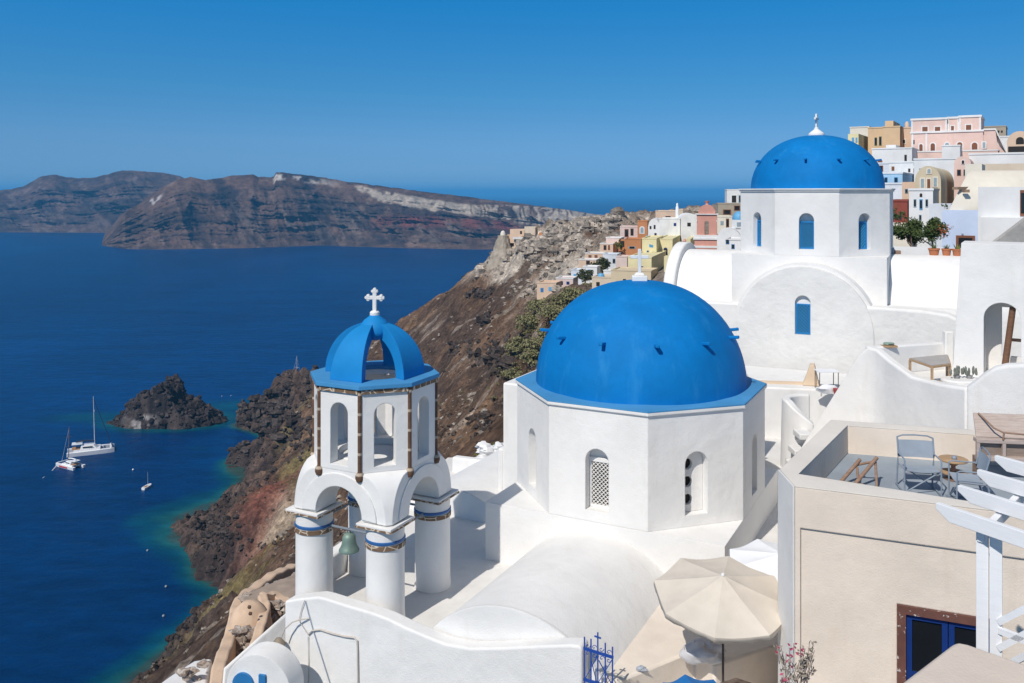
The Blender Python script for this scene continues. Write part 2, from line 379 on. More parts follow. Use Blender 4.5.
_w = np.linalg.solve(_A, np.concatenate([_cz, [0, 0, 0]]))
def base_z(x, y):
    sh = np.shape(x); q = np.stack([np.ravel(x), np.ravel(y)], -1) / 100.0; out = np.zeros(len(q))
    for i in range(0, len(q), 20000):
        c = q[i:i + 20000]; out[i:i + 20000] = _k(((c[:, None] - _cp[None]) ** 2).sum(-1)) @ _w[:_n] + _w[_n] + c @ _w[_n + 1:]
    out = out - 14 * np.exp(-((q[:, 0] * 100 + 130) / 15) ** 2 - ((q[:, 1] * 100 - 362) / 20) ** 2)
    return out.reshape(sh)
def grid_mesh(name, X, Y, Z, mat, col=None, kind='structure', smooth=True, loc=None):
    nr, nc = X.shape; me = bpy.data.meshes.new(name)
    v = np.stack([X.ravel(), Y.ravel(), Z.ravel()], -1)
    me.vertices.add(nr * nc); me.vertices.foreach_set('co', v.ravel())
    i = (np.arange(nr - 1)[:, None] * nc + np.arange(nc - 1)[None]).ravel()
    f = np.stack([i, i + 1, i + nc + 1, i + nc], -1)
    me.loops.add(len(f) * 4); me.polygons.add(len(f))
    me.loops.foreach_set('vertex_index', f.ravel()); me.polygons.foreach_set('loop_start', np.arange(len(f)) * 4)
    me.polygons.foreach_set('use_smooth', np.full(len(f), smooth)); me.update(calc_edges=True); me.validate()
    if col is not None:
        a = me.attributes.new('col', 'FLOAT_COLOR', 'POINT'); c = np.ones((nr * nc, 4)); c[:, :3] = col.reshape(-1, 3); a.data.foreach_set('color', c.ravel())
    me.materials.append(mat); o = bpy.data.objects.new(name, me); COL.objects.link(o)
    if kind: o['kind'] = kind
    return o
def lerp(a, b, t): return a + (b - a) * t[..., None]
C = lambda *c: np.array(c, float)

# ---- the caldera slope: denser rows near the eye
pxs = np.concatenate([np.arange(-260, -40, 9), np.arange(-40, 690, 2.0), np.arange(690, 1330, 8)])
ds = np.concatenate([np.exp(np.linspace(math.log(9), math.log(85), 90))[:-1], np.linspace(85, 415, 900), np.linspace(418, 620, 50)])
PX, D = np.meshgrid(pxs, ds); X = (PX - 512) * D / FP; Y = D.copy(); Zb = base_z(X, Y)
town = sstep(8, 22, X) * sstep(-1, 1, 240 - Y) + sstep(45, 20, Y) * sstep(-14, -6, X); town = np.clip(town, 0, 1)
shore = sstep(22, 3, Zb); cap = sstep(66, 80, Zb) * sstep(215, 255, Y) * sstep(420, 340, Y)
head = np.exp(-(((X + 92) / 34) ** 2 + ((Y - 372) / 42) ** 2))
wx = X + 6 * fbm(X / 18, Y / 18, 3, 91); wy = Y + 6 * fbm(X / 18, Y / 18, 3, 57)
big = ridged(wx / 34, wy / 34, 5, 3) - 0.25; med = ridged(wx / 11, wy / 11, 5, 8) - 0.25; fine = fbm(X / 3.0, Y / 3.0, 5, 21)
outc = sstep(0.32, 0.62, fbm(wx / 26, wy / 40, 4, 33) + 0.25 * head + 0.12 * cap)           # dark lava outcrops
A1 = 2.2 + 3.5 * head + 2.0 * cap; A2 = 1.0 + 3.4 * shore + 5.0 * head + 1.8 * cap + 4.2 * outc * (1 - cap)
dz = (A1 * big + A2 * med + (0.8 + 1.8 * outc * (1 - cap) + 1.3 * shore + 1.0 * cap + 1.6 * head) * fine) * (1 - 0.93 * town) * sstep(25, 70, Y)
Z = Zb + dz * sstep(-6, 1.5, Zb) + (.35 + .5 * head + .4 * cap + .3 * shore) * (ridged(wx / 2.6, wy / 2.6, 4, 66) - .3) * (1 - town) * sstep(40, 90, Y) * sstep(-2, 2, Zb)
hill_noise = fbm(wx / 9, wy / 9, 5, 71); n2 = fbm(wx / 30, wy / 30, 4, 77)
brown = lerp(C(.112, .068, .043), C(.07, .047, .035), sstep(-.3, .4, n2)); brown = lerp(brown, C(.16, .10, .062), sstep(.15, .5, hill_noise))
col = lerp(brown, C(.155, .13, .055), sstep(.2, .5, fbm(X / 14, Y / 14, 4, 5)) * sstep(50, 20, Zb) * .8)        # dry yellow-green scrub
col = lerp(col, C(.30, .26, .22), sstep(.38, .55, fbm(wx / 13, wy / 3.2, 5, 44)) * sstep(8, 40, Zb) * .45)          # pale scree streaks
col = lerp(col, C(.045, .036, .034), np.clip(outc * sstep(-.15, .25, hill_noise + .25), 0, 1) * .9)
col = lerp(col, lerp(C(.036, .029, .028), C(.085, .06, .05), sstep(-.2, .5, med)), np.clip(sstep(16, 5, Zb + 4 * hill_noise) + head * 1.0, 0, 1) * .9)
red = np.exp(-((X + 66 + .25 * (Y - 235)) / 7.5) ** 2) * sstep(175, 200, Y) * sstep(285, 250, Y)
col = lerp(col, C(.15, .055, .04), np.clip(red * (1 + hill_noise), 0, 1) * .85)
grey = lerp(C(.42, .37, .315), C(.19, .15, .118), sstep(-.1, .5, med + .4 * fine)); grey = lerp(grey, C(.11, .08, .06), sstep(.2, .5, -big))
strk = sstep(.10, .32, fbm(wx / 26, wy / 9, 5, 15)) * sstep(30, 60, Zb) * sstep(150, 200, Y) * sstep(-20, 5, X)
col = lerp(col, grey, np.clip(cap * 1.1 + strk * .4, 0, 1) * sstep(-.55, -.15, hill_noise + .2 * cap))
tan = np.exp(-(((X + 58) / 6) ** 2 + ((Y - 222) / 12) ** 2))
col = lerp(col, C(.36, .29, .21), np.clip(tan * (1.3 + hill_noise), 0, 1) * .8)
col = col * (1 + .55 * np.clip(fbm(X / .9, Y / .9, 3, 81) + .5 * fbm(X / 4, Y / 4, 3, 83), -.9, 1))[..., None]; col = lerp(col, C(.26, .22, .18), town * .8)
col = lerp(col, C(.03, .05, .05), sstep(.5, -1.5, Z) * .5)
ROCK = attr_rock('hill_rock', 1.3, .8, 1.0, .5)
grid_mesh('hillside', X, Y, Z, ROCK, col)

def ground_z(x, y):
    """height of the built slope below a point"""
    q = 512 + x / y * FP; j0 = int(np.clip(np.searchsorted(pxs, q) - 1, 0, len(pxs) - 2)); i0 = int(np.clip(np.searchsorted(ds, y) - 1, 0, len(ds) - 2)); a = (y - ds[i0]) / (ds[i0 + 1] - ds[i0]); b = (q - pxs[j0]) / (pxs[j0 + 1] - pxs[j0])
    return float((Z[i0, j0] * (1 - b) + Z[i0, j0 + 1] * b) * (1 - a) + (Z[i0 + 1, j0] * (1 - b) + Z[i0 + 1, j0 + 1] * b) * a)
def hit_ground(px, py, d0):
    """where the line of sight through a point of the slope meets the ground, near distance d0"""
    for d in np.linspace(d0 * .6, d0 * 1.5, 160):
        p = W(px, py, d)
        if ground_z(p.x, p.y) > p.z: return p.x, p.y
    return 0, 0
# loose boulders and lava outcrops lying on the slope: nobody could count them
def scree():
    g = np.random.default_rng(4); mb = MB(); cols = []; rocks = []
    M_ = 26000; px = g.uniform(140, 640, M_); d = np.exp(g.uniform(math.log(95), math.log(400), M_)); xx = (px - 512) * d / FP; zz = base_z(xx, d); nz = fbm(xx / 7, d / 7, 4, 60)
    hd = np.exp(-(((xx + 92) / 34) ** 2 + ((d - 372) / 42) ** 2))
    for i in range(M_):
        if zz[i] < 0.3 or xx[i] > 6 and d[i] < 240: continue
        lo = zz[i] < 10
        if g.random() > .30 + (.5 if lo else 0) + nz[i] * .9 + .4 * hd[i]: continue
        s = 0.15 + 0.6 * g.random() ** 4 + (0.6 * g.random() ** 2 if lo else 0) + hd[i] * 1.1 * g.random() ** 2
        c = (np.array([.095, .07, .055]) if g.random() < .58 else np.array([.30, .26, .22]))
        if lo or hd[i] > .4: c = np.array([.06, .048, .043])
        rocks.append((xx[i], d[i], s, c * g.uniform(.6, 1.25)))
    for cx, cy, w, h, dd, n, sz in ((492, 355, 22, 16, 205, 90, 1.3), (484, 321, 7, 6, 235, 22, 1.2), (483, 420, 14, 14, 110, 60, .6), (484, 296, 12, 6, 262, 40, 1.4), (505, 372, 10, 10, 190, 40, 1.0), (265, 415, 45, 32, 352, 260, 2.2), (225, 445, 22, 14, 342, 120, 1.7), (455, 350, 8, 8, 235, 20, 1.0), (520, 345, 10, 12, 150, 36, .7), (300, 440, 20, 20, 300, 70, 1.4), (215, 530, 26, 14, 245, 110, 1.1)):
        for k in range(n):
            qx = cx + g.normal() * w * .5; qy = cy + g.normal() * h * .5; x_, y_ = hit_ground(qx, qy, dd)
            if y_: rocks.append((x_, y_, sz * (.35 + .8 * g.random() ** 2), np.array([.07, .056, .05]) * g.uniform(.5, 1.3)))
    for cx, cy, w, h, dd, n, sz in ((500, 253, 10, 8, 300, 40, 1.6), (530, 248, 14, 8, 298, 60, 1.8), (560, 236, 16, 7, 296, 70, 1.9), (590, 224, 16, 6, 292, 70, 1.9), (612, 226, 14, 8, 286, 50, 1.6), (480, 264, 6, 8, 312, 36, 1.8), (545, 264, 18, 10, 285, 60, 1.4), (578, 248, 18, 10, 280, 60, 1.5), (520, 290, 22, 12, 250, 50, .9)):
        for k in range(n):
            x_, y_ = hit_ground(cx + g.normal() * w * .6, cy + g.normal() * h * .6, dd)
            if y_: rocks.append((x_, y_, sz * (.3 + 1.0 * g.random() ** 2), np.array([.37, .32, .27]) * g.uniform(.45, 1.15)))
    for x_, y_, s, c in rocks:
        n0 = len(mb.v); mb.blob((0, 0, 0), s, s * g.uniform(.6, 1), s * g.uniform(.5, .95), int(g.integers(1e6)), .6, 7, 5)
        a = g.uniform(0, 6.3); ca, sa = math.cos(a), math.sin(a); z_ = ground_z(x_, y_) + .1 * s
        for j in range(n0, len(mb.v)):
            v = mb.v[j]; mb.v[j] = (x_ + v[0] * ca - v[1] * sa, y_ + v[0] * sa + v[1] * ca, z_ + v[2])
        cols += [c] * (len(mb.v) - n0)
    me = mesh_from(mb, None, 30, recalc=False); a = me.attributes.new('col', 'FLOAT_COLOR', 'POINT')
    q = np.ones((len(cols), 4)); q[:, :3] = np.array(cols); a.data.foreach_set('color', q.ravel()); me.materials.append(ROCK)
    o = bpy.data.objects.new('scree', me); COL.objects.link(o); tag(o, 'loose dark and pale boulders strewn over the brown cliff slope', 'boulders', kind='stuff')
scree()

# ---- dark islet in the bay
ICX, ICY = W(168, 428, 372).x - 4.5, 384.0
gx = np.linspace(-34, 34, 240); GX, GY = np.meshgrid(gx, gx * .72); 
rr = np.sqrt((GX / 25) ** 2 + (GY / 15) ** 2) + .16 * fbm(GX / 12, GY / 12, 4, 2)
prof = np.interp(GX + 1.5 * fbm(GX / 6, GY / 6, 3, 4), [-30, -23, -17, -12, -7, -2, 2, 5, 10, 15, 20, 25], [.5, 1.0, 5.0, 8.5, 12.5, 16.0, 15.2, 10.2, 7.5, 5.5, 3.2, 1.0])
IZ = prof * sstep(1.06, .72, rr) - 4 * sstep(.85, 1.25, rr); im = ridged(GX / 7, GY / 7, 5, 12) - .25
IZ = IZ + (4.0 * im + 2.2 * (ridged(GX / 3, GY / 3, 4, 19) - .3) + 1.0 * fbm(GX / 1.2, GY / 1.2, 4, 7)) * sstep(1.08, .75, rr)
ic = lerp(C(.034, .029, .029), C(.075, .058, .052), sstep(-.1, .6, im)); ic = lerp(ic, C(.028, .024, .025), sstep(-.1, -.5, im))
ap = np.exp(-(((GX + 13 + .5 * GY) / 5.0) ** 2)) * sstep(-1, -6, GY) * sstep(-.05, .12, fbm(GX / 2.6, GY / 2.6 + IZ / 2.5, 4, 50) + .06) * sstep(6.5, 4.5, IZ) * (1 - np.exp(-((GX + 12.5) / 2.0) ** 2 - ((IZ - 2) / 2.2) ** 2))
ic = lerp(ic, C(.34, .31, .30), np.clip(ap * 1.4, 0, 1) * .9)
islet = grid_mesh('rock_islet', GX + ICX, GY + ICY, IZ, attr_rock('islet_rock', 1.0, .4, .7, .35), ic)

def islet_boulders():
    g = np.random.default_rng(8); mb = MB(); cols = []; zf = lambda x, y: IZ[int(np.clip((y / .72 + 34) / 68 * 239, 0, 239)), int(np.clip((x + 34) / 68 * 239, 0, 239))]
    for k in range(900):
        a = g.uniform(0, 6.283); r = g.uniform(.25, 1.05) ** .7; x = 25 * r * math.cos(a); y = 15 * r * math.sin(a); z = zf(x, y)
        if z < -.9: continue
        if (x + 13) ** 2 < 14 and y < -5 and g.random() < .85: continue
        s = .4 + 1.5 * g.random() ** 2.5; n0 = len(mb.v); mb.blob((x + ICX, y + ICY, z), s, s * g.uniform(.6, 1), s * g.uniform(.6, 1.1), k, .6, 7, 5); cols += [np.array([.045, .037, .036]) * g.uniform(.5, 1.5)] * (len(mb.v) - n0)
    me = mesh_from(mb, None, 30, recalc=False); a = me.attributes.new('col', 'FLOAT_COLOR', 'POINT'); q = np.ones((len(cols), 4)); q[:, :3] = np.array(cols); a.data.foreach_set('color', q.ravel()); me.materials.append(ROCK)
    o = bpy.data.objects.new('islet_boulders', me); COL.objects.link(o); tag(o, 'dark lava boulders heaped over the islet in the bay', 'boulders', kind='stuff')
islet_boulders()
# ---- the sea: one sheet to the horizon, turquoise where the bottom is near
ang = np.radians(np.linspace(-80, 80, 700)); sd = np.concatenate([np.exp(np.linspace(math.log(95), math.log(900), 330)), np.exp(np.linspace(math.log(930), math.log(120000), 60))])
AA, SD = np.meshgrid(ang, sd); SX = SD * np.tan(AA); SY = SD
bz = base_z(np.clip(SX, -220, 240), np.clip(SY, 0, 620)); bz = np.where((SY > 560) | (SX < -200) | (SX > 200), -60, bz)
wob = 3.0 * fbm(SX / 16, SY / 16, 4, 9)
ri = np.sqrt(((SX - ICX) / 25) ** 2 + ((SY - ICY) / 15) ** 2)
sh = np.clip(sstep(-8.5, -.6, bz + .8 * wob) , 0, 1) ** 1.4; si = sstep(1.55, .95, ri + .05 * wob) * .75
tail = np.exp(-(((SX - ICX + 34) / 22) ** 2 + ((SY - ICY - 6) / 9) ** 2)) * .55
chan = np.exp(-(((SX - ICX - 30) / 26) ** 2 + ((SY - ICY - 26) / 14) ** 2)) * .6
shal = np.clip(np.maximum.reduce([sh, si, tail, chan]), 0, 1)
lowf = fbm(SX / 120, SY / 260, 3, 40)
deep = lerp(C(.0, .026, .104), C(.0, .036, .140), sstep(-.5, .5, lowf))
sc_ = lerp(deep, C(.001, .055, .105), sstep(.0, .5, shal)); sc_ = lerp(sc_, C(.010, .095, .105), sstep(.5, .95, shal)); sc_ = lerp(sc_, C(.05, .07, .055), sstep(.93, 1.0, sh) * .7)
def water():
    m, nt, b = newmat('sea_water'); p = geo_pos(nt)
    a = nt.nodes.new('ShaderNodeAttribute'); a.attribute_name = 'col'
    mp = nt.nodes.new('ShaderNodeMapping'); mp.inputs['Scale'].default_value = (.55, 1.3, 1); mp.inputs['Rotation'].default_value = (0, 0, .35); nt.links.new(p, mp.inputs[0])
    n1 = noise(nt, .16, 6, .6, mp.outputs[0]); m2 = nt.nodes.new('ShaderNodeMapping'); m2.inputs['Scale'].default_value = (.35, 1.6, 1); m2.inputs['Rotation'].default_value = (0, 0, -.25); nt.links.new(p, m2.inputs[0]); n0 = noise(nt, .022, 5, .6, m2.outputs[0])
    c = mixc(nt, .35, a.outputs['Color'], mixc(nt, ramp(nt, n1, .35, .65), (.25, .25, .25), (.78, .78, .78)), 'OVERLAY')
    c = mixc(nt, .42, c, mixc(nt, ramp(nt, n0, .35, .65), (.3, .3, .3), (.7, .7, .7)), 'OVERLAY')
    nt.links.new(c, b.inputs['Base Color']); b.inputs['Roughness'].default_value = .36; b.inputs['IOR'].default_value = 1.33; b.inputs['Specular Tint'].default_value = (.35, .75, 1, 1); b.inputs['Specular IOR Level'].default_value = .13
    bp = N(nt, 'ShaderNodeBump', Strength=.55, Distance=1.2); nt.links.new(n1, bp.inputs['Height']); nt.links.new(bp.outputs[0], b.inputs['Normal'])
    return m
grid_mesh('sea', SX, SY, np.zeros_like(SX), water(), sc_)

# ---- far caldera cliffs across the bay
def far_cliff(name, px, yb, yt, dback, seed, colf, amp=60, step=1.0, plateau=700):
    P = np.arange(px[0], px[-1] + .01, step); t = np.concatenate([np.linspace(-.03, 1, 110), np.linspace(1.08, 3, 12)])
    YB = np.interp(P, [q[0] for q in yb], [q[1] for q in yb]); YT = np.interp(P, [q[0] for q in yt], [q[1] for q in yt])
    YT = YT + 0.7 * fbm(P / 6, P * 0, 4, seed + 5)
    db = FP * CAMZ / (YB - 193); ends = np.clip(np.minimum(P - P[0], (P[-1] - P) * 4) / 40, 0.05, 1)
    dt = db + dback * ends
    PP, T = np.meshgrid(P, t); DB = np.broadcast_to(db, T.shape); DT = np.broadcast_to(dt, T.shape); YTb = np.broadcast_to(YT, T.shape)
    tt = np.clip(T, 0, 1); zt = CAMZ - (YTb - 193) * DT / FP
    zz = zt * (np.where(T < 0, T, tt)) ; prof = tt ** .8 * .75 + .25 * tt ** 3
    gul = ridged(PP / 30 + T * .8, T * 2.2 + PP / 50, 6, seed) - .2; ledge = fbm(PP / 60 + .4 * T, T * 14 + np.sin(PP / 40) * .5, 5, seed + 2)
    dd = DB + (DT - DB) * prof - amp * np.broadcast_to(ends, T.shape) * (gul * .8 + ledge * .3) * np.sin(np.pi * np.clip(tt, 0, 1) ** .8) 
    dd = dd + np.where(T > 1, (T - 1) * plateau, 0); zz = zz + np.where(T > 1, -(T - 1) * 16 , 0)
    dd = np.where(T < 0, DB - 20, dd)
    Xf = (PP - 512) * dd / FP
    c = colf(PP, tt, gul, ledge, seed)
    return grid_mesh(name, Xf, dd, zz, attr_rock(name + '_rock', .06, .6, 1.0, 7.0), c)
def colA(P, t, gul, led, s):
    n = fbm(P / 9, t * 7, 5, s + 30)
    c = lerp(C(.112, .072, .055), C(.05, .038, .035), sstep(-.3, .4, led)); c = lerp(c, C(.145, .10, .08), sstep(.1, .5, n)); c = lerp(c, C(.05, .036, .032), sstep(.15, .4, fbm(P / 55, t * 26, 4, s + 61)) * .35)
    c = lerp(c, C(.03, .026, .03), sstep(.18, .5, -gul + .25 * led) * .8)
    strata = np.exp(-((t - .42 - .05 * np.sin(P / 33)) / .09) ** 2) * sstep(360, 400, P) * sstep(560, 500, P)
    c = lerp(c, C(.17, .05, .042), np.clip(strata * (1 + 1.6 * n), 0, 1) * .75)
    fan = np.exp(-((t - .3) / .22) ** 2) * sstep(.1, .45, fbm(P / 11 + t * 3, t * 1.2, 4, s + 8)) * sstep(150, 300, P)
    c = lerp(c, C(.17, .135, .115), np.clip(fan, 0, 1) * .7)
    top = np.interp(P, [350, 372, 376, 425, 470, 520, 560, 600], [.95, .93, .9, .86, .83, .95, 1.0, 1.0]); bot = np.interp(P, [350, 372, 378, 425, 465, 480, 530, 600], [.93, .80, .72, .66, .62, .62, .5, .4])
    w = sstep(-.02, .03, t - bot + .05 * n) * sstep(.03, -.02, t - top + .03 * n) * sstep(352, 360, P)
    ws = P + 9 * fbm(P / 14, t * 3, 3, s + 90) + (1 - t) * 14 * np.sin(P / 7); stre = np.where(P > 470, sstep(-.25, .3, fbm(ws / 2.6, t * 4 + P / 40, 5, s + 3) + .12), sstep(-.7, -.1, fbm(ws / 3.5, t * 9, 5, s + 3) + .1))
    c = lerp(c, C(.40, .35, .29), w * stre * .85)
    w2 = sstep(272, 275, P) * sstep(345, 300, P) * sstep(.86, .9, t) * sstep(.985, .95, t); c = lerp(c, C(.5, .46, .42), w2 * sstep(-.3, .1, n))
    w3 = sstep(140, 150, P) * sstep(165, 158, P) * sstep(.75, .8, t) * sstep(.92, .88, t); c = lerp(c, C(.4, .37, .36), w3 * sstep(.1, .3, n))
    return c
def colB(P, t, gul, led, s):
    n = fbm(P / 12, t * 7, 5, s + 30)
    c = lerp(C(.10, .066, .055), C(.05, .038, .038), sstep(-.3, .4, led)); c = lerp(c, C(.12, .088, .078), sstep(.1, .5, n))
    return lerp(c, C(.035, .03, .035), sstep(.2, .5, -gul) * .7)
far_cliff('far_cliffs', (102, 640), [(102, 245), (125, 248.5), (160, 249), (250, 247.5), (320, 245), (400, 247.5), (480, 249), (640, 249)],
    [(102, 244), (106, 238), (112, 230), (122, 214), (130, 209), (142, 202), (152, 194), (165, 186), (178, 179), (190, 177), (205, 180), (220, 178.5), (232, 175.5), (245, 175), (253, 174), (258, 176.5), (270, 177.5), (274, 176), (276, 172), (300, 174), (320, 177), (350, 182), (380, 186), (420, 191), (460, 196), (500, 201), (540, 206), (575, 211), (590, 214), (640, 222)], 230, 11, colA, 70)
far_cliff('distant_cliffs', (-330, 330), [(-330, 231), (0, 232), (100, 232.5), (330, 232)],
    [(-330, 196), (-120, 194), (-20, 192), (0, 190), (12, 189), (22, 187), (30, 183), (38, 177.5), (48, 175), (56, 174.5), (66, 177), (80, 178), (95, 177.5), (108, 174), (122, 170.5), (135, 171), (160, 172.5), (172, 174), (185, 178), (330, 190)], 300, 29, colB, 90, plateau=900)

# ================================================================== CHURCHES
S2 = math.sqrt(2)
AP = 2.975                               # half width of the square church base, apothem of its drum
OCT = [(AP / math.cos(R(22.5)) * math.cos(R(22.5 + 45 * k)), AP / math.cos(R(22.5)) * math.sin(R(22.5 + 45 * k))) for k in range(8)]
def octo(ap, rot=22.5): return [(ap / math.cos(R(22.5)) * math.cos(R(rot + 45 * k)), ap / math.cos(R(22.5)) * math.sin(R(rot + 45 * k))) for k in range(8)]
def lattice(mb, x0, x1, z0, z1, y, pitch, w, th=0.02):
    """crossing diagonal bars filling a rectangle in local x-z at depth y"""
    cx, cz = (x0 + x1) / 2, (z0 + z1) / 2
    for sgn, dy in ((1, 0), (-1, th * .9)):
        span = (x1 - x0) + (z1 - z0); k = -int(span / pitch) - 1
        while k * pitch < span:
            c = k * pitch                                  # line: (z - z0) - sgn * (x - x0) = c
            pts = []
            for xx in (x0, x1):
                zz = z0 + c + sgn * (xx - x0)
                if z0 <= zz <= z1: pts.append((xx, zz))
            for zz in (z0, z1):
                xx = x0 + sgn * (zz - z0 - c)
                if x0 < xx < x1: pts.append((xx, zz))
            if len(pts) >= 2 and (pts[0][0] - pts[1][0]) ** 2 + (pts[0][1] - pts[1][1]) ** 2 > 1e-4:
                mb.bar((pts[0][0], y + dy, pts[0][1]), (pts[1][0], y + dy, pts[1][1]), w, th)
            k += 1
def cross_shape(mb, h, w, t, y, z0, tref=0.0):
    """flat cross standing in local x-z"""
    s = t / 2; zc = z0 + h * .66
    mb.box(-s, s, y - s * .8, y + s * .8, z0, z0 + h); mb.box(-w / 2, -s, y - s * .8, y + s * .8, zc - s, zc + s); mb.box(s, w / 2, y - s * .8, y + s * .8, zc - s, zc + s)
    if tref:
        for cx, cz, dx, dz in ((0, z0 + h, 0, 1), (-w / 2, zc, -1, 0), (w / 2, zc, 1, 0)):
            for ox, oz in ((dx * .5, dz * .5), (dz * .75 - dx * .25, dx * .75 - dz * .25), (-dz * .75 - dx * .25, -dx * .75 - dz * .25)):
                mb.cyl((cx + ox * tref, y - s * .75, cz + oz * tref), (cx + ox * tref, y + s * .75, cz + oz * tref), tref * .68, None, 10)
def dome_profile(r, h, n=22):
    return [(r * math.cos(math.pi / 2 * k / n) ** 0.92 if k < n else 0, h * math.sin(math.pi / 2 * k / n)) for k in range(n + 1)]
def church(name, label, loc, yaw, drop, drum_h, dome_r, dome_h, fills, white_rim, barrel, group=None):
    """local frame: z = 0 at the ledge under the drum, -y = the front of the church"""
    t = thing(name, label, 'church', loc, R(yaw), group)
    if barrel is None:
        mb = MB(); mb.box(-AP, AP, -AP, AP, -drop, 0); part(mb, 'base', WHITE, t)
    # drum: an octagon with an arched niche in each face
    mb = MB(); mb.prism(OCT, 0.0, drum_h); cs = []
    for k in range(8):
        c = MB(); c.M = Matrix.Rotation(R(45 * k), 4, 'Z'); c.xz(arch(.58, .26, 1.42), -AP - .3, -AP + .34); cs.append(c)
    part(cut(mb, cs), 'drum', WHITE, t)
    for k, kind in fills.items():
        M = Matrix.Rotation(R(45 * k), 4, 'Z'); y = -AP + .34
        if kind == 'white lattice':
            f = MB(); f.M = M
            for q in ((-.29, -.235, .26, 1.44), (.235, .29, .26, 1.44), (-.235, .235, 1.33, 1.44), (-.235, .235, .26, .33)): f.box(q[0], q[1], y - .10, y - .002, q[2], q[3])
            f.box(-.29, .29, y - .06, y - .002, 1.442, 1.72)
            fo = part(f, 'window', WHITE, t); b = MB(); b.M = M; b.box(-.235, .235, y - .03, y - .003, .33, 1.33); part(b, 'pane', DARK, fo)
            l = MB(); l.M = M; lattice(l, -.235, .235, .33, 1.33, y - .075, .098, .032); part(l, 'lattice', LATTICE, fo, label='white diagonal lattice')
        elif kind == 'holes':
            f = MB(); f.M = M; f.xz(arch(.575, .265, 1.42), y - .12, y - .003)
            hs_ = []
            for zc in (.55, .96, 1.37):
                c = MB(); c.M = M; c.cyl((-.115, y - .3, zc), (-.115, y - .02, zc), .125, None, 24); hs_.append(c)
            fo = part(cut(f, hs_), 'window', WHITE, t, label='white panel with three round holes')
            for zc in (.55, .96, 1.37): b = MB(); b.M = M; b.cyl((-.115, y - .035, zc), (-.115, y - .018, zc), .118, None, 24); part(b, 'pane', DARK, fo)
        elif kind == 'blue':
            f = MB(); f.M = M
            for q in ((-.288, -.235, .27, 1.38), (.235, .288, .27, 1.38), (-.235, .235, 1.32, 1.38), (-.235, .235, .27, .33)): f.box(q[0], q[1], y - .14, y - .03, q[2], q[3])
            fo = part(f, 'window', BLUE_WOOD, t, label='blue latticed window'); b = MB(); b.M = M; b.box(-.235, .235, y - .05, y - .035, .33, 1.32); part(b, 'pane', paint('dark_blue_pane', (.005, .06, .19), .4, bump=0), fo)
            l = MB(); l.M = M; lattice(l, -.235, .235, .33, 1.32, y - .09, .13, .05); part(l, 'lattice', paint('light_blue_lattice', (.05, .33, .62), .6), fo)
    # rim and dome
    e = MB(); e.prism(octo(AP + .05), drum_h, drum_h + .07); part(e, 'cornice', WHITE, t)
    zt = drum_h + .072
    if not white_rim:
        r = MB(); n = 8; O = octo(AP + .045); I = octo(dome_r * .93)
        r.prism(O, zt, [zt + .03] * 8); r.prism(octo(AP + .03), zt + .031, [zt + .07] * 8, octo(dome_r * .9)); part(r, 'rim', BLUE_RIM, t)
    else:
        r = MB(); r.prism(octo(AP + .09), zt, [zt + .05] * 8); part(r, 'rim', WHITE, t)
    dm = MB(); z0 = zt + (.06 if white_rim else .0)
    dm.lathe([(dome_r, z0 - .05)] + [(a, z0 + b) for a, b in dome_profile(dome_r, dome_h)], 96, rfun=lambda a, z: 1 + .0016 * math.sin(5 * a + z * 2) + .0012 * math.sin(9 * a - 3 * z))
    do = part(dm, 'dome', BLUE_DOME, t, sharp=60)
    for k in range(12):
        a = R(30 * k - 90 - yaw + 1); r0 = dome_r * math.cos(R(30.5)) ** .92 - .06; zz = z0 + dome_h * math.sin(R(30.5)); p = MB()
        p.bar((r0 * math.cos(a), r0 * math.sin(a), zz), ((r0 + .29) * math.cos(a), (r0 + .29) * math.sin(a), zz + .03), .095, .075); part(p, 'peg', BLUE_DOME, do, bevel=.015)
    return t, z0 + dome_h
C1 = Vector((3.35, 22.95, ZR(-7.66)))
ch1, top1 = church('domed_church', 'white octagonal church with big bright blue dome beside the open bell tower', C1, -27.5, 4, 2.62, 2.73, 2.68, {0: 'white lattice', 1: 'holes'}, False, None)
mb = MB(); M = Matrix.Rotation(R(22.5), 4, 'Z'); mb.M = M
mb.box(-.2, .2, -.17, .17, top1 - .03, top1 + .12); mb.prism([(-.15, -.13), (.15, -.13), (.15, .13), (-.15, .13)], top1 + .121, top1 + .2, [(-.09, -.08), (.09, -.08), (.09, .08), (-.09, .08)])
cb = part(mb, 'cross_base', WHITE, ch1, bevel=.02); mb = MB(); mb.M = M; cross_shape(mb, .62, .48, .085, 0, top1 + .2); part(mb, 'cross', paint('pale_cross', (.72, .74, .76), .6), ch1, bevel=.01)
# barrel vault running out to the front, its end wall, side aisle vault behind, corner block
def barrel_profile(r, zc, zb, n=28):
    lo = math.asin(max(0, min(1, (zb - zc) / r))); p = []
    if zb < zc: p.append((r, zb))
    for k in range(n + 1): a = lo + (math.pi - 2 * lo) * k / n; p.append((r * math.cos(a), zc + r * math.sin(a)))
    if zb < zc: p.append((-r, zb))
    return p
mb = MB(); mb.xz(barrel_profile(2.36, -2.58, -3.2), -AP - 4.25, -AP + .02); part(mb, 'nave_vault', WHITE, ch1, sharp=50)
mb = MB(); mb.xz(barrel_profile(2.40, -2.58, -3.2), -AP - 4.32, -AP - 4.252); part(mb, 'end_wall', WHITE, ch1, sharp=50)
mb = MB(); mb.box(-AP - 1.15, -AP - .0, .1, 2.6, -4, 2.25); mb.box(-AP - 1.32, -AP - 1.15, .1, 2.6, -4, .35); part(mb, 'rear_block', WHITE, ch1, bevel=.05)
mb = MB(); mb.box(-1.0, 1.6, AP, AP + 4, -4, 1.2); part(mb, 'rear_nave', WHITE, ch1, bevel=.05)

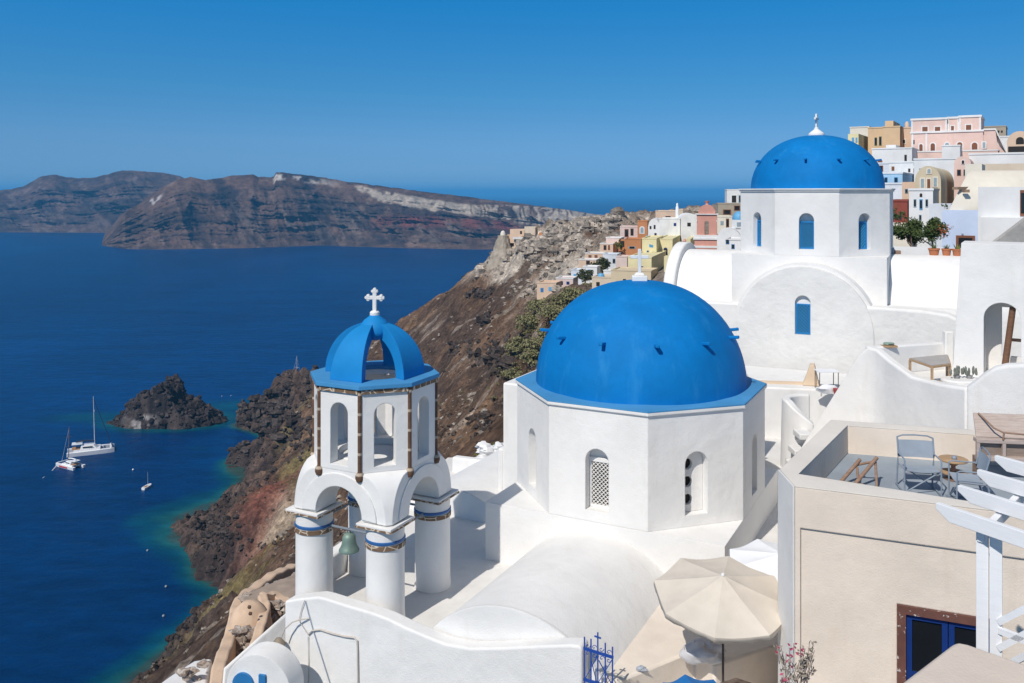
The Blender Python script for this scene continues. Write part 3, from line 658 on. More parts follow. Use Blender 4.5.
# ------------------------------------------------------------------ second church, up the hill
C2 = Vector((13.13, 37.7, ZR(-2.52)))
ch2, top2 = church('domed_church', 'white octagonal church farther up, with royal blue dome and three blue latticed windows', C2, -26.5, 7, 2.58, 2.73, 2.30, {-1: 'blue', 0: 'blue', 1: 'blue'}, True, None)
mb = MB(); mb.lathe([(.34, top2 - .04), (.33, top2 + .06), (.22, top2 + .16), (.1, top2 + .25), (.08, top2 + .33), (0, top2 + .34)], 20); part(mb, 'cross_base', WHITE, ch2)
mb = MB(); mb.M = Matrix.Rotation(R(80), 4, 'Z'); cross_shape(mb, .62, .42, .1, 0, top2 + .3); part(mb, 'cross', WHITE, ch2, bevel=.01)
# front gable with its vault, and the wall that carries on to the right
r2 = 2.72; zc2 = -.22 - r2
mb = MB(); mb.xz(barrel_profile(r2, zc2, -6.5), -AP - .85, -AP + .01); part(mb, 'front_vault', WHITE, ch2, sharp=50)
g = MB(); g.xz(barrel_profile(r2 - .14, zc2, -6.5)[::-1], -AP - 1.0, -AP - .852)
c = MB(); c.xz(arch(.58, -3.02, -1.78), -AP - 1.2, -AP - .853 + .0); c2 = MB(); c2.xz(arch(.58, -3.02, -1.78), -AP - 1.3, -AP - .70)
go = part(cut(g, [c2]), 'gable', WHITE_ROUGH, ch2, sharp=50)
y = -AP - .853; f = MB()
for q in ((-.285, -.235, -3.0, -1.82), (.235, .285, -3.0, -1.82), (-.235, .235, -1.87, -1.82), (-.235, .235, -3.0, -2.95)): f.box(q[0], q[1], y - .07, y - .004, q[2], q[3])
fo = part(f, 'window', BLUE_WOOD, ch2, label='blue latticed window'); b = MB(); b.box(-.235, .235, y - .02, y - .006, -2.95, -1.87); part(b, 'pane', MATS['dark_blue_pane'], fo)
l = MB(); lattice(l, -.235, .235, -2.95, -1.87, y - .045, .13, .05); part(l, 'lattice', MATS['light_blue_lattice'], fo)
mb = MB(); mb.xz([(1.75, -6.5), (6.0, -6.5), (6.0, -2.6), (5.7, -2.2), (5.1, -1.92), (4.2, -1.82), (1.75, -1.78)], -AP - .95, -AP - .1); part(mb, 'side_wall', WHITE_ROUGH, ch2, bevel=.1, seg=3)
mb = MB(); mb.box(1.75, 6.2, -AP - .1, -AP + 2.2, -6.5, -1.86); part(mb, 'side_roof', WHITE, ch2)
# transept vaults left and right
mb = MB(); mb.M = Matrix.Rotation(R(90), 4, 'Z'); mb.xz(barrel_profile(2.3, -2.35, -5.5), AP - .01, AP + 2.6); part(mb, 'left_vault', WHITE, ch2, sharp=50)
mb = MB(); mb.M = Matrix.Rotation(R(90), 4, 'Z'); mb.xz(barrel_profile(2.62, -2.35, -5.5), AP + 2.601, AP + 3.1); part(mb, 'left_gable', WHITE, ch2, sharp=50, bevel=.06)
mb = MB(); mb.M = Matrix.Rotation(R(-90), 4, 'Z'); mb.xz(barrel_profile(2.35, -2.36, -5.5), AP - .01, AP + 6.5); part(mb, 'right_vault', WHITE, ch2, sharp=50)
mb = MB(); mb.box(-AP - 2.8, -AP + .5, -AP - .2, AP - 1, -7.5, -2.05); part(mb, 'left_roof', WHITE, ch2, bevel=.06)

# ================================================================== BELL TOWER
TW = Vector((-3.11, 19.8, ZR(-9.08)))
tw = thing('bell_tower', 'white open bell tower with ribbed blue cupola on four round columns', 'bell tower', TW, R(-26.5))
cc = .948
H = 1.30                                                     # half width of the square at the springing
def cham(hw, c): return [(hw - c, -hw), (hw, -hw + c), (hw, hw - c), (hw - c, hw), (-hw + c, hw), (-hw, hw - c), (-hw, -hw + c), (-hw + c, -hw)]
mb = MB(); rows = []
for k in range(15):
    t_ = k / 14; z = 2.18 + (3.16 - 2.18) * t_
    f = 1 - math.sqrt(max(0, 1 - t_ ** 2.0)); c = .10 + (2 * H * .2929 - .10) * min(1, f); rows.append((cham(H - .005 * t_, c), z))
for a, b in zip(rows, rows[1:]): pass
vs = [(p[0], p[1], z) for poly, z in rows for p in poly]; fs = [tuple(range(8))[::-1], tuple(range(14 * 8, 15 * 8))]
for i in range(14):
    for k in range(8): fs.append((i * 8 + k, i * 8 + (k + 1) % 8, (i + 1) * 8 + (k + 1) % 8, (i + 1) * 8 + k))
mb.add(vs, fs)
cs = []
for a in (0, 90):
    c = MB(); c.M = Matrix.Rotation(R(a), 4, 'Z'); c.xz(arch(1.22, 1.5, 2.22, 24), -2, 2); cs.append(c)
arch_body = part(cut(mb, cs, 30), 'arcade', WHITE, tw)
# raised arch band on each side
for a in range(4):
    b = MB(); b.M = Matrix.Rotation(R(90 * a), 4, 'Z'); n = 20; o = []; i_ = []
    for k in range(n + 1):
        q = math.pi * k / n; o.append((.98 * math.cos(q) , 2.20 + .90 * math.sin(q))); i_.append((.61 * math.cos(q), 2.22 + .61 * math.sin(q)))
    b.xz(o + i_[::-1], -H - .025, -H + .1); part(b, 'arch_band', WHITE, tw, sharp=30)
mb = MB(); O = octo(1.295); I = octo(1.04); mb.prism(O, 3.16, 4.93); cs = []
c = MB(); c.prism(I, 3.30, 4.80); cs.append(c); c = MB(); c.cyl((0, 0, 2.9), (0, 0, 5.2), .80, None, 32); cs.append(c)
for k in range(8):
    c = MB(); c.M = Matrix.Rotation(R(45 * k), 4, 'Z'); c.xz(arch(.46, 3.28, 4.38), -1.6, -.9); cs.append(c)
part(cut(mb, cs, 30), 'drum', WHITE, tw)
for k in range(8):
    a = R(22.5 + 45 * k); r = 1.395; p = MB(); x, y = r * math.cos(a), r * math.sin(a)
    p.cyl((x, y, 3.1), (x, y, 4.92), .044, None, 10); p.lathe([(.0, -.11), (.07, -.10), (.095, -.03), (.09, .05), (.06, .09), (0, .09)], 10, (x, y, 3.1)); part(p, 'stone_strip', VOLC, tw)
    e = MB(); e.M = Matrix.Rotation(R(45 * k), 4, 'Z'); w = 1.295 * math.tan(R(22.5)) - .03; e.box(-w, w, -1.34, -1.285, 4.84, 4.925); part(e, 'cornice_stone', VOLC_EDGE, tw)
mb = MB(); mb.prism(octo(1.37), 4.935, 5.02); c = MB(); c.cyl((0, 0, 4.8), (0, 0, 5.2), .80, None, 40); part(cut(mb, [c]), 'rim', BLUE_RIM, tw)
# cupola: four thick ribs that meet under a cap
for k in range(4):
    p = MB(); n = 18; vs = []
    for j in range(n + 1):
        q = math.pi / 2 * j / n * .90; ro = 1.10 * math.cos(q) ** .95; zo = 5.02 + 1.15 * math.sin(q); ri = max(.02, ro - .30 - .02 * j / n); zi = zo - .26 * math.sin(q) ** 1.5
        for r, z, hw in ((ro, zo, 21.5 + 5 * (j / n) ** 3), (ri, zi, 21.5 + 5 * (j / n) ** 3)):
            for s_ in (-1, 1): a = R(-90 + 90 * k + s_ * hw); rr = r / math.cos(R(hw)) ; vs.append((rr * math.cos(a) * .97, rr * math.sin(a) * .97, z))
    fs = [(0, 2, 3, 1), (4 * n, 4 * n + 1, 4 * n + 3, 4 * n + 2)]
    for j in range(n):
        b = 4 * j
        for u, v in ((0, 1), (1, 3), (3, 2), (2, 0)): fs.append((b + u, b + v, b + 4 + v, b + 4 + u))
    p.add(vs, fs); part(p, 'cupola_rib', plaster('cupola_blue_paint', (.012, .235, .57), .07, .25, rough=.6, bevel=.02), tw, sharp=30)
mb = MB(); mb.lathe([(0, 5.74), (.20, 5.78), (.34, 5.86), (.365, 5.96), (.33, 6.09), (.24, 6.21), (.13, 6.29), (.10, 6.33), (0, 6.34)], 28); part(mb, 'cap', MATS['cupola_blue_paint'], tw, sharp=60)
mb = MB(); mb.M = Matrix.Rotation(R(20), 4, 'Z'); mb.lathe([(.11, 6.30), (.11, 6.38), (.08, 6.41), (0, 6.415)], 14); cross_shape(mb, .47, .33, .085, 0, 6.40, .056); part(mb, 'cross', WHITE, tw)
for k in range(4):
    x, y = cc * (1, 1, -1, -1)[k], cc * (-1, 1, 1, -1)[k]
    p = MB(); p.lathe([(.425, 0), (.42, .1), (.41, .25), (.405, 1.9), (.41, 2.07)], 40, (x, y, 0)); co = part(p, 'column', WHITE, tw, sharp=50)
    p = MB(); p.box(x - .455, x + .455, y - .455, y + .455, 2.07, 2.105); p2 = part(p, 'capital', VOLC_EDGE, co); p = MB(); p.box(x - .44, x + .44, y - .44, y + .44, 2.106, 2.155); part(p, 'capital', WHITE, co)
    p = MB(); p.lathe([(.40, 1.75), (.425, 1.765), (.43, 1.79), (.425, 1.815), (.40, 1.825)], 40, (x, y, 0)); part(p, 'iron_band', STEEL_BLUE, co)
    p = MB(); p.lathe([(.40, 1.64), (.428, 1.645), (.43, 1.735), (.40, 1.74)], 40, (x, y, 0)); part(p, 'stone_ring', VOLC_EDGE, co)
for k in range(4):
    a = [(cc, -cc), (cc, cc), (-cc, cc), (-cc, -cc)][k]; b = [(cc, cc), (-cc, cc), (-cc, -cc), (cc, -cc)][k]
    p = MB(); p.cyl((*a, 1.79), (*b, 1.79), .028, None, 8); part(p, 'tie_rod', GREY_STEEL, tw)
# stone slab and rubble lying in the drum: dark ring inside
bl = thing('bell', 'green bronze bell hanging from a rod between the tower columns', 'bell', TW + Matrix.Rotation(R(-26.5), 3, 'Z') @ Vector((0, -cc, 1.24)), R(-26.5))
mb = MB(); mb.lathe([(.0, .02), (.20, .0), (.265, -.02), (.27, .015), (.235, .07), (.195, .16), (.18, .26), (.17, .36), (.13, .43), (.05, .465), (0, .47)], 32); part(mb, 'bell_body', BRONZE, bl, sharp=50)
mb = MB(); mb.cyl((0, 0, .1), (0, 0, -.06), .015); mb.blob((0, 0, -.08), .04, .04, .045, 1, 0); part(mb, 'clapper', paint('dark_iron', (.03, .03, .03), .5), bl)
mb = MB(); mb.tube([(-.05, 0, .45), (-.055, 0, .52), (0, 0, .57), (.055, 0, .52), (.05, 0, .45)], .018, 8); mb.cyl((0, 0, .5), (0, 0, .58), .02); part(mb, 'hanger', MATS['dark_iron'], bl)

bl.location.z += .10; bl.scale = (.82, .82, .82)
# ================================================================== CHURCH TERRACE, FRONT WALL, COURT
def plan(*pts): return [(p[0], p[1]) for p in pts]
mb = MB(); mb.prism([(-4.62, 18.62), (1.1, 15.75), (3.0, 20.2), (1.2, 30), (-2.2, 30.0), (-3.9, 24.5), (-4.95, 20.2)], ZR(-14), ZR(-9.08))
tag(solo(mb, 'church_terrace', WHITE_FLOOR, None, None, kind='structure'))
ter = bpy.data.objects['church_terrace']
WF = Face((-4.70, 18.42), -26.5)                              # front wall, faces out to the left of the camera
prof = [(297, 599), (318, 597), (326, 599), (345, 605), (372, 613), (388, 619), (404, 627), (425, 636), (445, 644), (470, 648.5), (500, 648), (540, 646), (570, 645), (579, 646), (582, 650)]
pts = [WF.hit(*p) for p in prof]; pts = [(u, z) for u, z in pts]
mb = MB(); mb.M = WF.M(); mb.xz([(pts[-1][0], ZR(-13)), *[(u, z) for u, z in pts[::-1]], (-.12, pts[0][1] - .12), (-.12, ZR(-13))][::-1], 0, .34)
front_wall = solo(mb, 'courtyard_wall', WHITE, 'long white plastered wall with wavy top in front of the bell tower', 'wall', bevel=.07, seg=4)
# low parapet round the back of the bell tower
mb = MB(); A = Vector((-5.15, 20.2)); B = Vector((-3.6, 23.2))
def wall_seg(mb, a, b, th, z0, za, zb=None):
    a = Vector(a); b = Vector(b); zb = za if zb is None else zb; d = (b - a).normalized(); n = Vector((-d.y, d.x)) * th / 2
    mb.prism([(a - n), (b - n), (b + n), (a + n)], z0, [za, zb, zb, za])
wall_seg(mb, (-4.6, 20.0), (-3.75, 21.9), .3, ZR(-11), ZR(-8.55), ZR(-8.45)); solo(mb, 'parapet', WHITE, 'low white parapet behind the left columns of the bell tower', 'parapet', bevel=.05)
# vaulted roof beyond the terrace
mb = MB(); mb.M = rotm(R(-27.5), (-.75, 26.2, 0)); mb.xz(barrel_profile(2.3, ZR(-10.6), ZR(-13)), -1.9, 3.6)
solo(mb, 'vaulted_roof', WHITE, 'smooth white vaulted roof between bell tower and church', 'roof', sharp=50)
mb = MB(); wall_seg(mb, (-1.9, 28.6), (.4, 27.4), .3, ZR(-12), ZR(-8.6), ZR(-8.5)); solo(mb, 'parapet', WHITE, 'short white parapet running towards the rear block of the near church', 'parapet', bevel=.06)
# beige court right of the vault
mb = MB(); mb.prism([(1.35, 14.9), (6.5, 13), (6.8, 17.5), (5.3, 19.3), (4.0, 20.3), (2.2, 18.2)], ZR(-12), ZR(-8.95)); solo(mb, 'courtyard', BEIGE_FLOOR, None, None, kind='structure')
mb = MB(); mb.prism([(3.4, 20.5), (5.2, 18.6), (8.2, 17.8), (12.0, 24.0), (11.5, 33), (6.2, 31)], ZR(-12), ZR(-8.55)); solo(mb, 'lower_courtyard', WHITE_FLOOR, None, None, kind='structure')

# ================================================================== VILLAGE
FM = {}
def fplaster(key, col, st=None):
    if key not in FM: FM[key] = plaster('village_' + key, col, 0.07, 0.1, stain=st or tuple(c * .7 for c in col), stain_amt=.45, bevel=0, scale=.45)
    return FM[key]
for k_, c_ in dict(white=(.78, .78, .77), bluish=(.70, .74, .80), cream=(.78, .72, .61), peach=(.72, .53, .39), ochre=(.70, .50, .31), orange=(.54, .24, .11), yellow=(.78, .70, .42), khaki=(.64, .55, .39),
                   pink=(.76, .56, .49), rose=(.66, .33, .26), red=(.30, .08, .06), stonegrey=(.42, .36, .28), tan=(.68, .57, .44), paleblue=(.58, .67, .84), sky=(.38, .60, .80), sand=(.66, .55, .38), palepink=(.72, .58, .53)).items(): fplaster(k_, c_)
SH = dict(dark=DARK, blue=paint('shutter_blue', (.03, .19, .45), .5, bump=0), brown=paint('shutter_brown', (.20, .075, .035), .6, bump=0), grey=paint('shutter_grey', (.28, .36, .40), .6, bump=0),
          green=paint('shutter_green', (.04, .10, .07), .6, bump=0), deep=BLUE_DEEP, white=FAR_WHITE, sky=paint('door_sky_blue', (.12, .36, .6), .5, bump=0), glass=GLASS)
VG = 'houses on the village slope'
def wpoly(w, h, ar):
    if ar: return [(x, z - h / 2) for x, z in arch(w, 0, h - w / 2, 8)]
    return [(-w / 2, -h / 2), (w / 2, -h / 2), (w / 2, h / 2), (-w / 2, h / 2)]
def add_window(t, F, px, py, wp, hp, kind, ar=False, trim=None, name='window', out=.05):
    u, z = F.hit(px, py); d = F.pt(u, 0).y; w, h = wp * d / FP, hp * d / FP
    M = F.M() @ Matrix.Translation((u, 0, z)); q = d * .0006
    if trim:
        f = MB(); f.M = M; e = max(.1, 1.0 * d / FP); f.xz([(x * (w + 2 * e) / w, zz * (h + 2 * e) / h) for x, zz in wpoly(w, h, ar)], -out, .01)
        fo = part(f, name, FM[trim] if trim in FM else trim, t, world=True); b = MB(); b.M = M; b.xz(wpoly(w, h, ar), -out - .03, -out - .004); part(b, 'pane', SH[kind], fo, world=True)
    else:
        f = MB(); f.M = M; f.xz(wpoly(w, h, ar), -out, .01); fo = part(f, name, SH[kind], t, world=True)
        if wp * hp > 12:
            b = MB(); b.M = M; b.xz([(x * .72, zz * .78) for x, zz in wpoly(w, h, ar)], -out - .02, -out - .003); part(b, 'pane', GLASS if kind not in ('dark', 'white') else DARK, fo, world=True)
def house(label, pA, pB, yt, yb, d, yaw, mat, dep=None, side=None, wins=(), roof='flat', trim=None, name='house', cat='house', group=VG, parapet=True, rise=None):
    O = W(pA, yt, d); F = Face(O, yaw); uB, _ = F.hit(pB, yt); B = F.pt(uB, 0); back = -F.Nn
    if side is not None:
        P = B if side > pB else Vector((O.x, O.y, 0)); k = (side - 512) / FP; dep = (k * P.y - P.x) / (back.x - k * back.y)
    dep = dep or uB * .9; zt = O.z; zb = W(pA, yb, d).z
    cx = F.O + F.T * uB / 2 + back * dep / 2
    zb = min([zb] + [ground_z(q.x, q.y) - .4 for q in (F.O, B, F.O + back * dep, B + back * dep)])
    t = thing(name, label, cat, (cx.x, cx.y, zb), R(yaw), group)
    m = FM[mat] if mat in FM else mat; mb = MB(); mb.M = F.M(); r = uB / 2
    if roof == 'vault':
        rs = rise if rise else r; n = 18
        prof = [(0, zb), (uB, zb)] + [(r + r * math.cos(math.pi * k / n), zt - rs + rs * math.sin(math.pi * k / n)) for k in range(n + 1)]
        mb.xz(prof, 0, dep); part(mb, 'wall', m, t, world=True, sharp=50)
    else:
        mb.box(0, uB, 0, dep, zb, zt); part(mb, 'wall', m, t, world=True)
        if parapet and uB > 1.5:
            p = MB(); p.M = F.M(); e, w, h = .06, .22, max(.18, .9 * d / FP * .6)
            p.box(-e, uB + e, -e, w, zt + .001, zt + h); p.box(-e, uB + e, dep - w, dep + e, zt + .001, zt + h); p.box(-e, w, w, dep - w, zt + .002, zt + h - .004); p.box(uB - w, uB + e, w, dep - w, zt + .002, zt + h - .004)
            part(p, 'parapet', FM[trim] if trim else m, t, world=True)
    Fs = None
    for wdw in wins:
        px, py, wp, hp, kind = wdw[:5]; o = dict(wdw[5]) if len(wdw) > 5 else {}
        if o.pop('s', 0):
            Fs = Face(B, yaw + 90) if (side or 9e9) > pB else Face(F.O, yaw - 90); add_window(t, Fs, px, py, wp, hp, kind, **o)
        else: add_window(t, F, px, py, wp, hp, kind, **o)
    return t, F, uB, dep, zt, zb
A_ = dict(ar=True); 
def D(**k): return k
# --- lower cascade on the left of the near dome, seen over its shoulder
house('small peach house with blue doors at the left foot of the stepped village', 537, 556, 283, 296, 158, -18, 'peach', dep=4, wins=[(542, 290, 3, 4, 'blue'), (550, 289, 3, 4, 'sky')])
house('flat peach house with white rim just above the olive bushes', 556, 573, 278.5, 290, 163, -18, 'palepink', dep=4, trim='white', wins=[(561, 283, 4, 3.5, 'deep'), (568, 283, 3, 3, 'deep')])
house('small bluish white house above the peach ones on the cliff edge', 571, 583, 270.5, 284, 170, -18, 'bluish', dep=4, wins=[(575, 276, 3, 4, 'sky'), (580, 277, 2.5, 3.5, 'grey')])
house('stepped peach house with dark doorway over the cliff edge', 579, 596, 260, 275, 178, -18, 'peach', dep=4, trim='white', wins=[(588, 263, 4, 5, 'brown'), (583, 270, 3, 3, 'blue')])
house('white house with blue arched door among the peach houses', 583, 597, 267, 281, 168, -18, 'white', dep=3, wins=[(589, 272, 5, 5, 'blue', A_)])
house('long peach terrace house with two brown openings', 585, 603, 253.5, 263, 186, -18, 'peach', dep=4, trim='white', wins=[(590, 257, 3, 4, 'brown'), (596, 257, 3, 4, 'brown')])
house('upper stepped peach house beside the orange house', 600, 613, 244, 258, 192, -18, 'peach', dep=5, side=618, trim='white', wins=[(605, 247.5, 3, 5, 'brown'), (609, 247.5, 2, 5, 'brown')])
house('topmost small peach house stepping up to the ridge', 606, 621, 238, 247, 197, -18, 'palepink', dep=4, trim='white')
house('ruined peach house with dark broken openings under the ridge top', 620, 638, 227, 243, 205, -10, 'palepink', dep=5, wins=[(626.5, 233, 4, 8, 'brown'), (632, 232, 3, 7, 'dark')])
house('tall orange house with white framed arched window', 637.5, 647.5, 221.5, 245, 201, -12, 'orange', dep=5, wins=[(642, 230, 3, 5.5, 'grey', D(ar=True, trim='white'))])
house('wide burnt orange house with small grey window strip', 625, 641, 239.5, 262, 190, -12, 'orange', dep=6, wins=[(632, 247.5, 7, 2.5, 'grey')])
house('low orange house wing with dark opening and plant', 618.5, 625.2, 240, 258, 191, -12, 'orange', dep=4, wins=[(622, 244, 4.5, 6, 'dark')])
house('small pinkish white house below the burnt orange house', 616, 627, 257, 273, 172, -20, 'palepink', dep=4, wins=[])
house('grey white flat roofed house under the orange houses', 603, 617, 254.5, 270, 180, -18, 'bluish', dep=4, wins=[(614, 261, 3, 5, 'grey')])
house('tiny white cube house above the tan house', 603.5, 615, 271, 281, 160, -20, 'white', dep=3, wins=[])
house('tan house half hidden by the near blue dome with blue tank', 592, 612, 277.5, 292, 150, -20, 'tan', dep=5, wins=[(598, 284, 3.5, 4, 'dark')])
tk = MB(); tk.lathe([(0, 0), (.55, .0), (.6, .3), (.45, .62), (0, .75)], 16, W(601, 277.2, 151.6)); solo(tk, 'water_tank', SH['sky'], 'small round blue tank on the roof of the tan house', 'tank', sharp=50)
house('beige yellow house in front of the yellow blocks with small dark windows', 611, 651, 270.5, 290, 148, -20, 'sand', dep=6, wins=[(624.5, 280.5, 3, 3, 'dark')])
house('pale yellow house with blue window right behind the dome cross', 628, 651.5, 257.5, 284, 156, -18, 'yellow', side=666, wins=[(641.5, 269, 3.5, 5.5, 'deep')])
house('larger yellow house with arched blue door and blue flag', 642, 656.5, 239, 262, 170, -16, 'yellow', side=663, wins=[(648, 253.5, 2.5, 6, 'blue')])
house('yellow house wing with blue arched window beside the yellow house', 657.5, 672.5, 239.5, 262, 173, -16, 'yellow', side=684, wins=[(665.5, 251.5, 4, 8, 'deep', A_), (661, 253.5, 3.5, 3.5, 'deep')])
house('low yellow house right below the white vaulted house', 686, 690.5, 239, 258, 176, -16, 'yellow', side=696)
house('yellow wall house between the yellow house and the white gable', 664, 672, 256.5, 290, 150, -16, 'yellow', dep=3)
house('white twin vaulted house with small square windows', 648, 660, 218.5, 242, 192, -14, 'white', dep=7, roof='vault', rise=2.2, wins=[(650.5, 227.5, 1.8, 3, 'dark'), (654.6, 227, 1.8, 4, 'dark'), (647.5, 237, 3, 3, 'sky'), (655.5, 235, 3, 5, 'white')])
house('broad white house with one blue window left of the pink tower', 659, 680, 219, 244, 190, -14, 'white', dep=7, wins=[(675, 224.5, 2.5, 3, 'deep')])
house('white vaulted house with dark window touching the pink tower', 681, 699, 213.5, 241, 188, -6, 'white', dep=8, roof='vault', rise=1.2, wins=[(689, 224.5, 3.4, 3.6, 'dark')])
house('peach flat roofed house behind the white houses at the horizon', 655.5, 676, 211.5, 222, 215, -12, 'peach', dep=8, trim='tan', wins=[(668, 217, 5, 1.8, 'dark')])
house('small stone coloured house beside the tall white chimney', 676, 683, 210, 220, 216, -12, 'tan', dep=5)
ck = MB(); p_ = W(677.2, 217, 196); ck.lathe([(.42, -.6), (.40, 1.2), (.34, 2.2), (.22, 2.5), (.24, 2.9), (.1, 3.1), (0, 3.15)], 12, p_); solo(ck, 'chimney', FAR_WHITE, 'tall slim white chimney above the white houses', 'chimney')
ck = MB(); p_ = W(684.5, 246, 165); ck.lathe([(.36, -1.8), (.34, -.4), (.42, -.3), (.3, 0), (.28, .8), (.36, .9), (.2, 1.3), (0, 1.35)], 12, p_); solo(ck, 'chimney', FM['rose'], 'small pink chimney turret on the yellow houses', 'chimney')
# flag on the yellow house
fl = thing('flag', 'small blue and white flag on a pole by the yellow house', 'flag', W(649, 254, 168)); p_ = W(649, 254, 168)
mb = MB(); mb.cyl(p_, p_ + Vector((0, 0, 2.2)), .04, None, 6); part(mb, 'pole', FAR_WHITE, fl, world=True)
mb = MB(); mb.ext([p_ + Vector(q) for q in ((.05, 0, 1.3), (.85, .1, 1.2), (.85, .1, 1.7), (.05, 0, 1.9))], (0, .03, 0)); part(mb, 'cloth', SH['sky'], fl, world=True)
# pink bell tower
pt = thing('pink_bell_tower', 'tall pink bell tower with white bands and rounded top', 'bell tower', W(707, 256, 140), R(-14)); s_ = 140 / FP
def pz(y): return (256 - y) * s_
for nm, hw, y0, y1, mt in (('base', 12.3, 262, 247.3, 'rose'), ('band', 12.8, 247.3, 245.2, 'white'), ('base', 11.8, 245.2, 239.2, 'rose'), ('band', 13.2, 239.2, 237.4, 'white'), ('band', 12.0, 237.4, 234.6, 'white')):
    mb = MB(); mb.box(-hw * s_, hw * s_, -hw * s_ * .8, hw * s_ * .8, pz(y0), pz(y1) - .004); part(mb, nm, FM[mt], pt)
mb = MB(); hw = 9.7 * s_; mb.box(-hw, hw, -hw * .85, hw * .85, pz(234.6), pz(214.5)); cs = []
for a in (0, 90): c = MB(); c.M = Matrix.Rotation(R(a), 4, 'Z'); c.xz(arch(4.2 * s_, pz(234.2), pz(222.5), 8), -3, 3); cs.append(c)
part(cut(mb, cs), 'belfry', FM['rose'], pt)
for y0, y1, hw in ((221.3, 219.8, 10.2), (214.5, 213.6, 11.2)):
    if y0 > 220:
        for sx, sy in ((-1, -1), (1, -1), (1, 1), (-1, 1)): mb = MB(); mb.box(sx * hw * s_ - .15 if sx > 0 else sx * hw * s_, sx * hw * s_ if sx > 0 else sx * hw * s_ + .15, -.2 + sy * hw * s_ * .78, .2 + sy * hw * s_ * .78, pz(y0), pz(y1)); part(mb, 'band', FM['white'], pt)
    else: mb = MB(); mb.box(-hw * s_, hw * s_, -hw * s_ * .85, hw * s_ * .85, pz(y0) + .002, pz(y1)); part(mb, 'band', FM['white'], pt)
mb = MB(); n = 16; w = 8.3 * s_; mb.xz([(w, pz(213.6) + .003)] + [(w * math.cos(math.pi * k / n) ** 1 if k not in (0, n) else (w if k == 0 else -w), pz(213.6) + .003 + 9 * s_ * math.sin(math.pi * k / n) ** .8) for k in range(n + 1)], -w * .85, w * .85); part(mb, 'roof', FM['rose'], pt, sharp=50)
mb = MB(); mb.lathe([(.28, pz(205.3)), (.2, pz(203.5)), (.34, pz(202)), (.42, pz(201)), (0, pz(200.9))], 10); part(mb, 'finial', FM['rose'], pt)
# blue domed chapel far behind and rocky houses at its back
cd = thing('small_chapel', 'small white chapel with pale blue dome right of the pink tower', 'chapel', W(739, 240, 130), R(-14)); s_ = 130 / FP
mb = MB(); mb.box(-9.5 * s_, 6 * s_, -6 * s_, 6 * s_, -2, 12 * s_); part(mb, 'wall', FM['white'], cd)
mb = MB(); mb.lathe([(7.4 * s_, 12 * s_ - .1), (7.4 * s_, 12.6 * s_), (7.2 * s_, 13 * s_)] + [(7 * s_ * math.cos(R(a)), 13 * s_ + 8 * s_ * math.sin(R(a))) for a in range(0, 90, 10)] + [(0, 21 * s_)], 20); mb2 = MB(); mb2.prism([(7.4 * s_ * math.cos(R(22.5 + 45 * k)), 7.4 * s_ * math.sin(R(22.5 + 45 * k))) for k in range(8)], 12 * s_ + .003, 20.3 * s_); part(mb2, 'drum', FM['white'], cd)
mb = MB(); mb.lathe([(6.6 * s_ * math.cos(R(a)), 20.4 * s_ + 8.5 * s_ * math.sin(R(a))) for a in range(0, 90, 10)] + [(0, 28.9 * s_)], 24); part(mb, 'dome', SH['sky'], cd, sharp=60)
for k, kind in ((-.7, 'grey'), (2.4, 'deep')): mb = MB(); mb.box(k * s_ - .22, k * s_ + .22, -7.0 * s_ - .03, -6.9 * s_, 14 * s_, 18 * s_); part(mb, 'window', SH[kind], cd)
house('white vaulted house below the small blue domed chapel', 717, 741, 229, 240, 122, -14, 'white', dep=6, roof='vault', rise=1.3)
house('white house with blue shutters beside the second church wing', 725, 744, 240, 262, 112, -20, 'white', dep=5, wins=[(727.5, 241.5, 3.4, 5, 'blue'), (733, 246.5, 3.2, 4.6, 'blue'), (742, 238, 2.5, 5, 'sky')])
house('white cube house at the top of the rocky rise left of the blue dome', 727, 746, 190, 206, 185, -10, 'white', dep=7, wins=[(734, 199, 6, 9, 'white'), (741, 199, 5, 8, 'grey')])
house('weathered stone house with broken front on the rocky rise', 718, 745, 204, 222, 178, -10, 'stonegrey', dep=6, wins=[(727, 212, 8, 5, 'brown'), (737, 208, 6, 5, 'brown')])
house('cream stone house with dark doorway below the rocky rise', 716.5, 732, 217, 240, 168, -10, 'cream', dep=6, wins=[(722, 223, 3, 4, 'grey'), (727.5, 223, 3, 9, 'brown')])
# --- upper village on the right
house('pale yellow house with two blue windows at the left end of the hilltop', 848, 858.5, 134, 150, 128, -31, 'yellow', side=868, wins=[(853, 140, 2.2, 5, 'sky'), (856.5, 140, 1.8, 5, 'sky')])
house('cream flat house behind the pale yellow house', 850, 869, 128, 140, 140, -31, 'cream', dep=6)
house('ochre house with two green doors and a terrace', 868, 883, 128.5, 154, 131, -31, 'ochre', dep=6, wins=[(875.8, 141.5, 2.4, 8, 'green'), (880.3, 141, 2.4, 9, 'green')])
house('long orange ochre house in the middle of the hilltop', 883, 900, 127.5, 154, 128, -31, 'ochre', dep=8, wins=[])
house('small ochre rooftop room with one brown window', 885, 893.3, 121, 128, 136, -31, 'ochre', side=900, wins=[(895.6, 124.6, 3.8, 4.6, 'brown', D(s=1))])
house('peach ochre house with dark terrace opening left of the pink mansion', 899.5, 912, 128.5, 152, 130, -31, 'peach', dep=8, wins=[(903, 141.5, 4, 3.4, 'dark', D(trim='cream'))])
ck = MB(); p_ = W(907, 128, 133); ck.lathe([(.32, -.4), (.32, .6), (.2, .95), (0, 1)], 12, p_); solo(ck, 'chimney', FM['peach'], 'small rounded peach chimney next to the pink mansion', 'chimney')
